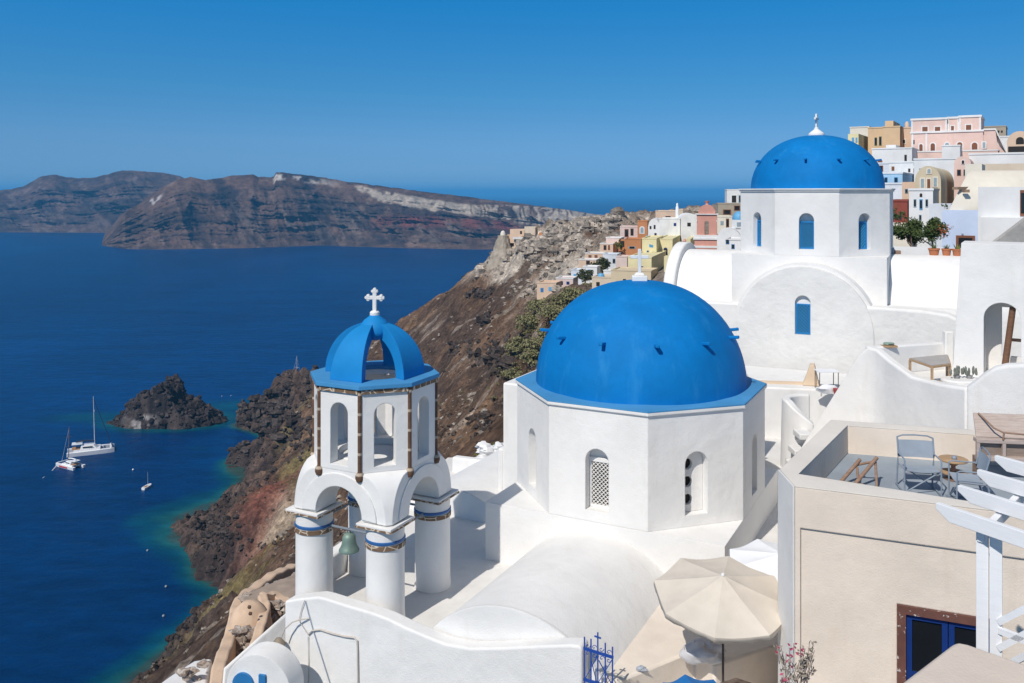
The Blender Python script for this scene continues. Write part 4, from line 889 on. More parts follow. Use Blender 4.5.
pm = house('big pink mansion with white corner stripes and brown shutters', 911, 983, 132.5, 156, 122, -31, 'pink', dep=9, parapet=False,
    wins=[(921, 147.5, 3, 6.8, 'brown', D(ar=True, trim='white')), (932.8, 147, 4, 7.5, 'brown', D(ar=True, trim='white')), (947, 144, 3.6, 2.6, 'grey', D(ar=True, trim='white')), (959.7, 146, 4.6, 7.6, 'brown', D(ar=True, trim='white')), (974.6, 146, 5, 6.8, 'brown', D(ar=True, trim='white')), (985.5 - 1.5, 145, 2.4, 5.5, 'grey', D(trim='white')), (913.5, 142, 2, 4, 'dark')])[0:6]
t, F, uB, dep, zt, zb = pm
def pxz(F, px, py): return F.hit(px, py)
for a, b, y1, wins_, nm in ((911.2, 947, 119.3, [(925, 129.3, 4.8, 4.8), (937.6, 129.3, 4.8, 4.8)], 'upper_storey'), (947.2, 958.8, 118.2, [(952.5, 128.5, 2.6, 5)], 'upper_storey'), (959, 981, 116.8, [(968.6, 127.8, 4.6, 5.8)], 'upper_storey')):
    u0, _ = F.hit(a, 130); u1, z1 = F.hit(b, y1); m_ = MB(); m_.M = F.M(); off = .02 if a < 940 else (.5 if a < 950 else .05)
    m_.box(u0, u1, off, dep - 1, zt + .002, z1); part(m_, nm, FM['pink'], t, world=True)
    m_ = MB(); m_.M = F.M(); m_.box(u0 - .1, u1 + .1, off - .12, dep - .9, z1 + .002, z1 + .28); part(m_, 'cornice', FM['white'], t, world=True)
    for c in (u0, u1 - .2): m_ = MB(); m_.M = F.M(); m_.box(c, c + .2, off - .05, off + .1, zt + .01, z1 - .004); part(m_, 'corner_stripe', FM['white'], t, world=True)
    F2 = Face(F.pt(0, 0, -off), -31)
    for w_ in wins_: add_window(t, F2, *w_, 'brown', trim='white')
m_ = MB(); m_.M = F.M(); m_.box(-.1, uB + .1, -.14, 0.4, zt - .16, zt + .09); part(m_, 'cornice', FM['white'], t, world=True)
for px in (911.6, 925.5): u0, _ = F.hit(px, 140); m_ = MB(); m_.M = F.M(); m_.box(u0, u0 + .22, -.05, .02, zb + .5, zt - .17); part(m_, 'corner_stripe', FM['white'], t, world=True)
m_ = MB(); m_.M = F.M(); u0, z0 = F.hit(982.5, 132.5); u1, _ = F.hit(1005, 132); zq = F.hit(983, 153)[1]
m_.xz([(u0, zq), (u1, zq), (u1 - .9, zq + 1.2), (u0 + 1.5, zt), (u0, zt)], .3, 3.5); part(m_, 'buttress', FM['pink'], t, world=True)
m_ = MB(); m_.M = F.M(); m_.xz([(u0 + .1, zt + .003), (u0 + 1.5, zt + .003), (u1 + .1, zq), (u1 + .1, zq + .25), (u0 + 1.55, zt + .2), (u0 + .1, zt + .2)], .15, 3.8); part(m_, 'buttress_rim', FM['white'], t, world=True)
house('long pink terrace wall house with flat top in front of the mansion', 915, 998, 152.5, 166, 117, -31, 'pink', dep=4, trim='white', wins=[(949, 157.5, 2.6, 4.4, 'grey', D(trim='white'))])
house('small white flat roofed annex in front of the pink mansion', 942, 960, 146.5, 160, 113, -31, 'white', dep=3, wins=[])
house('weathered grey stone house right of the pink mansion on the skyline', 979, 1006, 127.5, 150, 140, -31, 'stonegrey', dep=7, wins=[(998.5, 131.5, 1.6, 2, 'dark'), (1001.8, 131.5, 1.6, 2, 'dark')])
house('brown stone vaulted house with dark arched front at the right edge', 1007, 1033, 131.5, 160, 108, -31, 'peach', dep=7, roof='vault', wins=[(1020, 140.5, 7, 7, 'dark', A_), (1019, 149.8, 19, 7, 'dark')])
house('white low house between pink mansion and brown vaulted house', 992, 1010, 137.5, 162, 118, -31, 'white', dep=6)
house('broad white house below the ochre houses', 872, 912, 149.5, 168, 115, -31, 'white', dep=8, wins=[(905.6, 157.8, 2.2, 6, 'dark'), (880, 161.5, 4.5, 2, 'brown')])
house('small white cube house against the ochre terrace', 886, 896, 145, 158, 119, -31, 'white', dep=4)
house('white house with red doors under the broad white house', 872, 890, 164, 180, 104, -31, 'bluish', dep=6, wins=[(880.5, 168.5, 5, 6, 'brown')])
house('white house with three small dark windows in the middle of the slope', 889, 917, 163, 184, 102, -31, 'white', dep=6, wins=[(893, 168.5, 2.6, 4, 'brown'), (909.3, 170.3, 2, 3.4, 'dark'), (914.6, 170.5, 2, 4.4, 'dark'), (914.5, 164.4, 1.6, 2, 'grey')])
house('white terraced house right below the pink terrace wall', 914, 957, 160, 182, 98, -31, 'white', dep=7, wins=[(920, 169.5, 1.8, 2.4, 'grey')])
house('pale blue and white house with two bright blue doors behind the dome', 880, 902.5, 174, 200, 92, -31, 'sky', side=915, trim='bluish', wins=[(886, 180, 3, 5.5, 'blue'), (896, 180, 3.4, 5.5, 'blue')])
house('white house with plain wall under the pale blue house', 880, 905, 184.5, 206, 86, -31, 'bluish', dep=5)
house('orange house with small grey window below the pale blue house', 902, 915, 182, 205, 84, -31, 'peach', dep=5, wins=[(906.5, 191, 3, 4.4, 'grey')])
kh = house('khaki gabled house with three tall shuttered windows', 915, 941, 166, 200, 80, -31, 'khaki', side=954, roof='vault', rise=1.45, wins=[(922.5, 183, 2.8, 8.5, 'grey', D(trim='cream')), (928.8, 184, 2.8, 10, 'brown', D(trim='cream')), (935.3, 182, 2.8, 8.5, 'grey', D(trim='cream')), (929, 171, 2.8, 4, 'grey', D(ar=True, trim='cream'))])
house('white house with three grey blue shutters and a balcony door', 909, 933, 190.5, 232, 72, -31, 'white', dep=5, wins=[(915, 203, 2.6, 8, 'grey'), (921, 204.3, 3, 10.5, 'sky'), (926.8, 203, 2.6, 8, 'grey'), (921, 195, 2.4, 3.4, 'dark', A_), (920.3, 217.5, 2.4, 5.6, 'grey')])
house('red house partly hidden behind the second church', 889, 907.5, 201.5, 226, 78, -31, 'red', dep=5, wins=[(896, 206, 2.4, 5, 'brown'), (900, 217, 4, 6, 'brown')])
house('low white house between red house and garden trees', 888, 912, 226, 246, 66, -31, 'cream', dep=3)
house('white stepped house next to the pale blue house', 929, 951, 204, 240, 64, -31, 'bluish', dep=5)
house('small pink vaulted house with round topped gable window', 954, 971, 156.5, 186, 84, -31, 'pink', dep=6, roof='vault', wins=[(963, 162, 3.2, 4.6, 'white', A_), (959, 172.5, 3.6, 6, 'brown'), (965, 172.5, 2.6, 6, 'green')])
house('long white vaulted house behind the cream roof', 969, 1034, 155, 176, 88, -31, 'white', dep=5, roof='flat')
house('cream cube house with rounded corners above the cream vault', 965, 982, 164, 186, 70, -31, 'cream', dep=5)
house('tan strip house under the long white vaulted house', 980, 1034, 164, 186, 76, -31, 'tan', dep=4, parapet=False)
# cream vault: its long roof faces the eye
t = thing('cream_vaulted_house', 'large cream house with smooth sloping vault and small pipe', 'house', W(985, 215, 55), 0.0, VG); n = 16; pr = []
z1 = W(0, 212.5, 53).z; zt = W(0, 169, 53).z
for k in range(n + 1): a = math.pi / 2 * k / n; pr.append((53 + 3.4 * (1 - math.cos(a)), z1 + (zt - z1) * math.sin(a)))
vs = []; xl0, xl1 = (948 - 512) * 53 / FP, (972 - 512) * 56.5 / FP
for i, (yy, zz) in enumerate(pr): vs += [(xl0 + (xl1 - xl0) * (i / n) ** 1.2, yy, zz), (38, yy, zz)]
vs += [(xl1 + 2.6, 60, zt - .2), (38, 60, zt - .2), (xl1 + 2.6, 60, z1 - 4), (38, 60, z1 - 4), (xl0, 53, z1 - 4), (38, 53, z1 - 4)]
m_ = len(pr) + 3; fs = [(2 * i, 2 * i + 1, 2 * (i + 1) + 1, 2 * (i + 1)) for i in range(m_ - 1)] + [(2 * (m_ - 1), 2 * (m_ - 1) + 1, 1, 0), tuple(2 * i for i in range(m_))[::-1], tuple(2 * i + 1 for i in range(m_))]
mb = MB(); mb.add(vs, fs); part(mb, 'wall', FM['cream'], t, world=True, sharp=40)
mb = MB(); mb.bar(W(955, 188.3, 53.2), W(969, 188, 54.0), .35, .16); mb.bar(W(966, 189.5, 53.0), W(966, 192.5, 53.0), .3); part(mb, 'spout', paint('old_wood_spout', (.3, .2, .13), .8), t, world=True)
house('pale blue house with brown double door above the flower pots', 942, 980.5, 211, 262, 50, -31, 'paleblue', dep=4, parapet=False, wins=[(965.5, 246, 17, 21, 'brown', D(trim=None)), (962.5, 234, 2, 1.4, 'grey')])
wh = house('tall plain white house with grey ramp at the right edge', 978, 1040, 187, 262, 45, -31, 'white', dep=5, parapet=False, wins=[(1023.5, 203, 6, 26, 'brown')])
t, F, uB, dep, zt, zb = wh
mb = MB(); mb.M = F.M(); a = F.hit(981, 217); b = F.hit(1040, 217); mb.box(a[0], b[0], -.5, -.002, zb, a[1]); part(mb, 'ledge', FM['white'], t, world=True)
rp = thing('stone_ramp', 'grey stone ramp wall rising to the right edge', 'ramp', W(1020, 262, 41)); mb = MB(); mb.ext([W(992, 244.5, 41), W(1040, 208, 41), W(1040, 262, 41), W(992, 262, 41)], (0, .3, 0)); part(mb, 'wall', plaster('grey_ramp_render', (.46, .44, .41), .12, .8, stain=(.3, .28, .26), stain_amt=.6, bevel=0), rp, world=True)
# garden wall behind the second church's right wing
house('low white garden wall under the two green trees', 886, 962, 246.5, 262, 41, -31, 'white', dep=.4, parapet=False, name='garden_wall', cat='wall', group='walls of the village')

# ---- ruined castle on the point
ks = thing('castle_ruin', 'ruined orange and grey castle on the rocky point', 'ruin', W(518, 250, 300))
def kbox(a, b, y0, y1, d, dep, mt, nm='wall', yaw=-12):
    O = W(a, y0, d); F = Face(O, yaw); u, _ = F.hit(b, y0); m_ = MB(); m_.M = F.M(); zb_ = W(a, y1, d).z; m_.prism([(0, 0), (u, 0), (u, dep), (0, dep)], zb_, [O.z, O.z - .35, O.z - .1, O.z - .6]); return part(m_, nm, FM[mt], ks, world=True), F
w1, F1 = kbox(510, 524, 229, 243, 300, 6, 'peach'); w2, F2 = kbox(524.5, 535, 226.5, 240, 297, 6, 'tan', 'tower'); kbox(514, 523.5, 238, 250, 296, 4, 'peach')
kbox(539, 549, 232.5, 240, 296, 4, 'orange', 'broken_wall'); kbox(507, 511, 234.5, 242, 302, 3, 'ochre', 'broken_wall')
for px, py, w_, h_ in ((517, 241.5, 4, 6), (521, 232.5, 2, 3)): add_window(ks, F1, px, py, w_, h_, 'dark', out=1.4 if py > 238 else .06)
m_ = MB(); p_ = W(517.5, 238, 295.4); m_.box(p_.x - 1.6, p_.x + 1.9, p_.y - .5, p_.y + .5, p_.z - .4, p_.z + .3); part(m_, 'ledge', FM['white'], ks, world=True)
kb = thing('stone_bastion', 'pale rounded stone bastion with small dome left of the castle ruin', 'bastion', W(503, 262, 300)); s_ = 300 / FP
mb = MB(); mb.lathe([((24 - 18.5 * min(1, (k + 1) / 24) ** .8) * s_, (-16 + 42.5 * k / 24) * s_) for k in range(25)] + [(0, 27 * s_)], 48)
bv = np.array(mb.v); an = np.arctan2(bv[:, 1], bv[:, 0]); k_ = 1 + .20 * ridged(an * 2.2, bv[:, 2] / 3.0, 4, 5) + .08 * fbm(an * 7, bv[:, 2] / 1.0, 3, 9); bv[:, :2] *= (k_ * .93)[:, None]; mb.v = [tuple(q) for q in bv]
part(mb, 'wall', plaster('pale_bastion_rock', (.40, .345, .28), .16, 1.0, stain=(.22, .18, .14), stain_amt=.8, bevel=0, scale=.5), kb)
mb = MB(); mb.lathe([(2.6 * s_, 26.8 * s_), (2.6 * s_, 28.5 * s_), (1.8 * s_, 30.6 * s_), (0, 31.6 * s_)], 14); part(mb, 'dome', FM['cream'], kb)

# ================================================================== RIGHT FOREGROUND: TERRACE HOUSES
def V2(px, d): return ((px - 512) * d / FP, d)
FABRIC_BEIGE = paint('beige_canvas', (.64, .575, .49), .9, .12, 1.5, .25); FABRIC_WHITE = paint('white_canvas', (.80, .81, .83), .9, .05, 2, .1)
FABRIC_GREY = paint('grey_blue_mesh_fabric', (.30, .345, .40), .9, .08, 6, .1); FRAME_GREY = paint('grey_blue_frame', (.23, .28, .34), .55, .15, 8, 0)
WOOD_OLD = wood('weathered_wood', (.20, .115, .075), (.34, .22, .155)); WOOD_TAN = wood('tan_wood', (.38, .23, .12), (.52, .35, .2)); WOOD_GREY = wood('greyed_wood', (.36, .285, .245), (.52, .43, .38)); WOOD_WHITE = wood('white_painted_wood', (.74, .75, .77), (.80, .81, .82))
# --- beige house with the sunken roof terrace
Bx = Face((4.695, 14.5), -22.3); bh = thing('beige_house', 'beige house with sunken roof terrace and red framed blue window', 'house', (7.5, 14.5, ZR(-13)))
ZT, ZF = ZR(-4.88), ZR(-5.45)
fr = Bx.pt(8.5, 0); outer = [(4.71, 15.36), (4.695, 14.5), (fr.x, fr.y), (14.5, 16.4), (6.83, 18.72)]
inner = [(4.96, 15.12), (7.14, 13.82), (fr.x - .1, fr.y + .45), (13.8, 16.2), (7.02, 18.28)]
mb = MB(); mb.prism(outer, ZR(-13), ZT); cs = []; c = MB(); c.prism(inner, ZF, ZT + 1); cs.append(c)
ug, zg = Bx.hit(800.5, 528); c = MB(); c.M = Bx.M(); c.box(ug, 9, -.5, .035, ZR(-14), zg); cs.append(c)
uw0, zw = Bx.hit(897, 604.5); uw1, _ = Bx.hit(1002, 625); c = MB(); c.M = Bx.M(); c.box(uw0, uw1, -.5, .20, ZR(-8.9), zw); cs.append(c)
me = cut(mb, cs); me.transform(WM[bh.name].inverted()); part(me, 'wall', BEIGE, bh)
mb = MB(); mb.prism(inner, ZF + .002, ZF + .006); part(mb, 'terrace_floor', paint('grey_screed', (.30, .345, .39), .8, .16, 1.2, .2), bh, world=True)
mb = MB(); mb.prism([(p[0], p[1]) for p in outer], ZT + .002, ZT + .022); c = MB(); c.prism(inner, ZF, ZT + 1); me = cut(mb, [c]); me.transform(WM[bh.name].inverted()); part(me, 'coping', BEIGE_LIGHT, bh)
mb = MB(); mb.prism([(4.708, 15.36), (4.693, 14.503), (4.66, 14.51), (4.675, 15.37)], ZR(-13), ZT + .02); part(mb, 'corner_strip', plaster('pale_corner_plaster', (.76, .74, .71), .04, .3), bh, world=True)
fm_ = MB(); fm_.M = Bx.M(); w = .13; zb_ = ZR(-8.9)
fm_.box(uw0 + .002, uw0 + w, -.012, .19, zb_, zw - .002); fm_.box(uw1 - w, uw1 - .002, -.012, .19, zb_, zw - .002); fm_.box(uw0 + w, uw1 - w, -.012, .19, zw - w, zw - .002)
frs = stone('peeling_red_frame', (.16, .055, .04), (.11, .045, .035), (.16, .06, .045), 3.0); 
def peel():
    m, nt, b = newmat('peeling_red_paint'); p = geo_pos(nt); c = mixc(nt, ramp(nt, noise(nt, 5, 5, .6, p), .3, .7), (.105, .042, .032), (.16, .065, .048))
    c = mixc(nt, ramp(nt, noise(nt, 7, 6, .7, p), .60, .63), c, (.62, .58, .55)); nt.links.new(c, b.inputs['Base Color']); b.inputs['Roughness'].default_value = .8
    return m
fo = part(fm_, 'window', peel(), bh, world=True, label='blue window in peeling red brown frame')
bl_ = MB(); bl_.M = Bx.M(); a, b_ = uw0 + w, uw1 - w; mid = (a + b_) / 2
for q in ((a, a + .09, zb_, zw - w), (b_ - .09, b_, zb_, zw - w), (mid - .09, mid - .006, zb_, zw - w), (mid + .006, mid + .09, zb_, zw - w)): bl_.box(q[0] + .002, q[1], .05, .12, q[2], q[3] - .003)
for x0, x1 in ((a + .09, mid - .09), (mid + .09, b_ - .09)):
    bl_.box(x0, x1, .052, .118, zw - w - .09, zw - w - .004); bl_.box(x0, x1, .06, .11, zw - w - .98, zw - w - .92)
part(bl_, 'sash', BLUE_DEEP, fo, world=True)
for x0, x1 in ((a + .09, mid - .09), (mid + .09, b_ - .09)): g = MB(); g.M = Bx.M(); g.box(x0, x1, .085, .095, zb_, zw - w - .09); part(g, 'pane', GLASS, fo, world=True)

# --- furniture on the beige terrace
def dchair(loc, rz, label):
    t = thing('folding_chair', label, 'chair', loc, rz, 'grey folding chairs on the beige terrace'); w, dp = .31, .23
    for s in (-1, 1):
        f = MB(); f.tube([(s * w, dp + .10, .0), (s * w, dp + .02, .45), (s * w, dp - .02, .62), (s * w, dp + .06, .92)], .016, 8); f.tube([(s * w, -dp, 0), (s * w, -dp, .62), (s * w, -dp + .05, .645), (s * w, dp - .02, .64)], .014, 8)
        f.bar((s * w, -dp - .05, .02), (s * w, dp + .14, .02), .03, .02); part(f, 'side_frame', FRAME_GREY, t)
    for y0, y1 in ((-dp + .02, dp), (dp, -dp + .02)):
        l = MB(); l.tube([(-w + .01, y0, .04), (w - .01, y0 * .9, .43)] if y0 < 0 else [(w - .01, y0, .04), (-w + .01, y0 * .9, .43)], .013, 6); part(l, 'leg', FRAME_GREY, t)
    s_ = MB(); n = 6
    vs = [(-w + .01 + (2 * w - .02) * i / n, y, .445 - .03 * math.sin(math.pi * i / n) + (0 if y < 0 else -.02)) for y in (-dp, dp) for i in range(n + 1)]
    s_.add(vs + [(v[0], v[1], v[2] - .008) for v in vs], [(i, i + 1, n + 2 + i, n + 1 + i) for i in range(n)] + [(14 + i, 14 + n + 1 + i, 14 + n + 2 + i, 14 + i + 1) for i in range(n)]); part(s_, 'seat', FABRIC_GREY, t)
    b = MB(); vs = [(-w + .01 + (2 * w - .02) * i / n, dp + y + .03 * math.sin(math.pi * i / n), z) for y, z in ((-.015, .56), (.045, .86)) for i in range(n + 1)]
    b.add(vs + [(v[0], v[1] + .008, v[2]) for v in vs], [(i, i + 1, n + 2 + i, n + 1 + i) for i in range(n)] + [(14 + i, 14 + n + 1 + i, 14 + n + 2 + i, 14 + i + 1) for i in range(n)]); part(b, 'backrest', FABRIC_GREY, t)
    r = MB(); r.tube([(-w, dp + .06, .91), (-w * .7, dp + .07, .945), (0, dp + .07, .955), (w * .7, dp + .07, .945), (w, dp + .06, .91)], .014, 8); part(r, 'back_rail', FRAME_GREY, t)
    return t
dchair((7.42, 15.92, ZF + .008), R(-10), 'grey blue folding chair facing the viewer on the roof terrace')
dchair((7.98, 15.32, ZF + .008), R(-105), 'grey blue folding chair turned sideways beside the round wooden table')
tb = thing('round_table', 'small round wooden pedestal table behind the folding chairs', 'table', (8.38, 16.6, ZF + .008))
mb = MB(); mb.lathe([(0, .36), (.25, .36), (.26, .37), (.26, .395), (.25, .40), (0, .40)], 36); part(mb, 'tabletop', WOOD_TAN, tb)
mb = MB(); mb.lathe([(.15, 0), (.16, .03), (.05, .06), (.04, .26), (.12, .32), (.13, .357), (0, .358)], 20); part(mb, 'pedestal', WOOD_OLD, tb); mb = MB(); mb.lathe([(0, .13), (.23, .13), (.235, .15), (0, .155)], 28); part(mb, 'shelf', WOOD_TAN, tb)
mb = MB(); mb.lathe([(.045, 0), (.05, .03), (.035, .06), (0, .062)], 14, (8.38, 16.56, ZF + .41)); solo(mb, 'ashtray', FRAME_GREY, 'tiny blue grey ashtray on the round wooden table', 'ashtray')
# weathered wooden bench frame
def on(px, py, d): return W(px, py, d)
lz = thing('wooden_deckchair', 'brown wooden deckchair frame without fabric on the roof terrace', 'deckchair', (6.2, 15.2, ZF + .006)); q0 = ZF + .03
P1, P2, P3, P4 = W(839, 484, 16.25), W(860, 459.5, 16.5), W(853, 486.5, 16.1), W(877, 457.5, 16.35)
for a, b, r in ((P1, P2, .035), (P3, P4, .035)): mb = MB(); mb.cyl(a, b, r, None, 10); part(mb, 'pole', WOOD_OLD, lz, world=True)
for a, b in ((W(856, 465, 16.5), W(874, 461.5, 16.35)), (W(825, 478.5, 16.4), W(839, 482.5, 16.25)), (W(839, 481, 16.25), W(855, 484, 16.15)), (W(857, 483.5, 16.15), W(877, 489, 16.02))): mb = MB(); mb.cyl(a, b, .024, None, 8); part(mb, 'rail', WOOD_OLD, lz, world=True)
for a, b in ((W(875.5, 462, 16.35), W(877, 490, 16.02)), (W(857, 467, 16.45), W(859, 487, 16.1))): mb = MB(); mb.cyl(a, b, .024, None, 8); part(mb, 'leg', WOOD_OLD, lz, world=True)
# wooden cabinet bench at the right edge
wb = thing('wooden_bench', 'weathered grey brown wooden bench with panelled front and sloping back', 'bench', (9.47, 16.55, ZF + .006), R(-8)); 
mb = MB(); mb.ext([(-.62, .05, .79), (1.5, .05, .79), (1.5, .30, 1.16), (-.58, .30, 1.16)], (0, .05, .02)); part(mb, 'backrest', WOOD_GREY, wb, bevel=.008)
for q in ((-.66, 1.5, -.09, .10, .71, .785), (-.66, 1.5, -.12, .04, .38, .46)): mb = MB(); mb.box(*q[:2], q[2], q[3], q[4], q[5]); part(mb, 'rail', WOOD_GREY, wb, bevel=.008)
for x in (-.66, -.2, .25, .7, 1.2): mb = MB(); mb.box(x, x + .06, -.085, -.02, .46, .71); part(mb, 'post', WOOD_GREY, wb)
mb = MB(); mb.box(-.6, 1.5, .0, .03, .46, .71); part(mb, 'panel', wood('dark_panel_wood', (.2, .15, .12), (.3, .24, .2)), wb)
for x in (-.6, 1.3): mb = MB(); mb.box(x, x + .08, -.05, .3, 0, .38); part(mb, 'leg', WOOD_OLD, wb)
mb = MB(); mb.tube([(-.5, .28, 1.19), (-.32, .0, .98), (-.2, -.1, .93), (.55, -.12, .88), (.6, -.12, .8)], .017, 6); mb.tube([(-.18, -.1, .93), (-.2, -.1, .79)], .017, 6); part(mb, 'arm', WOOD_OLD, wb)

# --- white terrace above with table and cacti
wt = thing('white_terrace', 'white plastered terrace with curved parapet behind the beige house', 'terrace', (11, 22, ZR(-13)))
Kt = [W(966, 388, 20.5), W(940, 384, 21.4), W(911, 376.5, 22.3), W(888, 360, 23.2), W(876, 349.5, 23.8), W(868, 347, 24.0), W(860, 353, 24.1), W(845, 376, 24.4), W(815, 424, 24.8), W(785, 473, 25.2)]
mb = MB(); vs = []; th = Vector((.26, .16, 0))
for p in Kt: vs += [p, p + th, Vector((p.x, p.y, ZR(-12))), Vector((p.x, p.y, ZR(-12))) + th]
n = len(Kt); fs = [(0, 1, 3, 2), (4 * n - 4, 4 * n - 2, 4 * n - 1, 4 * n - 3)]
for i in range(n - 1):
    a = 4 * i; b = a + 4; fs += [(a, b, b + 1, a + 1), (a, a + 2, b + 2, b), (a + 1, b + 1, b + 3, a + 3), (a + 2, a + 3, b + 3, b + 2)]
mb.add(vs, fs); part(mb, 'side_parapet', WHITE, wt, world=True, bevel=.06, seg=3, sharp=50)
Kr = [W(966.5, 388, 20.5), W(974, 383, 20.35), W(985, 374, 20.15), W(996, 367.5, 19.95), W(1008, 365, 19.75), W(1060, 363, 18.9)]
mb = MB(); vs = []; th = Vector((.16, .3, 0))
for p in Kr: vs += [p, p + th, Vector((p.x, p.y, ZR(-12))), Vector((p.x, p.y, ZR(-12))) + th]
n = len(Kr); fs = [(0, 1, 3, 2), (4 * n - 4, 4 * n - 2, 4 * n - 1, 4 * n - 3)]
for i in range(n - 1):
    a = 4 * i; b = a + 4; fs += [(a, b, b + 1, a + 1), (a, a + 2, b + 2, b), (a + 1, b + 1, b + 3, a + 3), (a + 2, a + 3, b + 3, b + 2)]
mb.add(vs, fs); part(mb, 'front_parapet', WHITE, wt, world=True, bevel=.06, seg=3, sharp=50)
mb = MB(); wall_seg(mb, V2(868, 24.25), V2(948, 25.3), .25, ZR(-9), ZR(-4.26), ZR(-4.30)); part(mb, 'back_parapet', WHITE, wt, world=True, bevel=.05)
mb = MB(); mb.prism([V2(965, 20.75), V2(911, 22.6), V2(870, 24.1), V2(950, 25.1), V2(1060, 22)], ZR(-9), ZR(-5.05)); part(mb, 'terrace_floor', WHITE_FLOOR, wt, world=True)
hw_ = thing('white_arched_house', 'tall white house with arched passage and leaning wooden pole', 'house', (13.5, 24, ZR(-9)))
Hf = Face(V2(945, 24.2), -31); uA = Hf.hit(960, 250)[0]; uR = 5.5; zt_ = ZR(-1.38)
mb = MB(); mb.M = Hf.M(); mb.prism([(-.05, 0), (uR, 0), (uR, 1.5), (-.05, 1.5)], ZR(-9), zt_, [(uA + .02, .18), (uR, .18), (uR, 1.5), (uA + .02, 1.5)])
u0, z0 = Hf.hit(983.5, 368); u1, z1 = Hf.hit(1021, 304.5); c = MB(); c.M = Hf.M(); wA = u1 - u0; c.xz(arch(wA, ZR(-5.02), z1 - wA / 2, 16, x=(u0 + u1) / 2), -1, 1.35); c2 = MB(); c2.M = Hf.M(); c2.box(u0 + wA * .45, u1 + .4, 1.0, 2.4, ZR(-4.6), z1 - .25)
me = cut(mb, [c, c2]); me.transform(WM[hw_.name].inverted()); part(me, 'wall', WHITE, hw_, sharp=40)
mb = MB(); mb.cyl(Hf.pt(u0 + wA * .52, ZR(-5.05), -.35), Hf.pt(u0 + wA * .78, z1 - .12, -.35), .085, .08, 12); part(mb, 'pole', wood('brown_pole_wood', (.12, .055, .03), (.22, .11, .06)), hw_, world=True)
mb = MB(); a = Hf.pt(u0 + wA * .6, 0, -1.2); b = Hf.pt(u1 + .2, 0, -1.2); mb.bar((a.x, a.y, ZR(-4.1)), (b.x, b.y, ZR(-4.1)), .08); part(mb, 'sill', WOOD_OLD, hw_, world=True)
# round plinth with two cacti, table, wall lantern
pl = MB(); p_ = W(962, 384, 21.9); pl.lathe([(.45, -.2), (.45, .36), (.42, .40), (0, .405)], 32, (p_.x, p_.y, ZR(-5.05)), rfun=lambda a, z: 1 + .12 * math.cos(2 * a)); plinth = solo(pl, 'plinth', WHITE, 'low round white plastered plinth on the upper terrace', 'plinth', bevel=.03)
def cactus(px, label, seed):
    b = W(px, 366, 21.9); b.z = ZR(-5.05) + .405; t = thing('potted_cactus', label, 'cactus', b, 0, 'cacti on the round plinth'); g = random.Random(seed)
    m_ = MB(); m_.lathe([(.05, 0), (.075, .06), (.08, .08), (.065, .08), (0, .075)], 14); part(m_, 'pot', paint('grey_pot', (.35, .34, .33), .8), t)
    for k in range(9):
        a = g.uniform(0, 6.28); r = g.uniform(.03, .12); h = g.uniform(.10, .27); m_ = MB(); m_.blob((r * math.cos(a) * 1.4, r * math.sin(a), .08 + h * .5), .03, .03, h * .5, k, .25, 8, 6); part(m_, 'stem', foliage('cactus_grey_green', (.10, .13, .10), (.25, .25, .22)), t)
cactus(956.5, 'left of the two small cacti on the round white plinth', 1); cactus(969.5, 'right hand small bushy cactus on the round white plinth', 2)
ut = thing('terrace_table', 'wooden table with grey top on the upper white terrace', 'table', (10.6, 23.0, ZR(-5.05)))
tp = [W(910, 358.5, 22.9), W(932, 366.5, 21.9), W(950, 364, 22.2), W(947, 354, 23.4)]; zt2 = ZR(-4.35)
mb = MB(); mb.prism([(p.x, p.y) for p in tp], zt2, zt2 + .03); part(mb, 'tabletop', paint('grey_tabletop', (.42, .39, .36), .7, .12), ut, world=True)
mb = MB()
for i in range(4): a, b = tp[i], tp[(i + 1) % 4]; mb.bar((a.x, a.y, zt2 - .012), (b.x, b.y, zt2 - .012), .05, .05)
part(mb, 'frame', WOOD_TAN, ut, world=True)
for p in tp: mb = MB(); mb.bar((p.x, p.y, ZR(-5.05)), (p.x, p.y, zt2 - .03), .05); part(mb, 'leg', WOOD_TAN, ut, world=True)
mb = MB(); a, b = tp[1], tp[2]; mb.bar((a.x, a.y, ZR(-4.75)), (b.x, b.y, ZR(-4.75)), .04); part(mb, 'rail', WOOD_TAN, ut, world=True)
ln = thing('wall_lantern', 'small green lantern tray on the back parapet of the upper terrace', 'lantern', W(889, 347, 24.4)); mb = MB(); mb.box(-.2, .2, -.1, .1, 0, .05); part(mb, 'tray', WOOD_TAN, ln); mb = MB(); mb.blob((0, 0, .09), .17, .08, .045, 3, .3); part(mb, 'body', paint('pale_green_glass', (.22, .32, .26), .4), ln)
mb = MB(); p_ = W(948, 362, 25.0); mb.box(p_.x - .12, p_.x + .12, p_.y - .1, p_.y + .1, ZR(-5.2), ZR(-3.95)); solo(mb, 'pillar', WHITE, 'short white pillar at the corner of the upper terrace', 'pillar', bevel=.03)

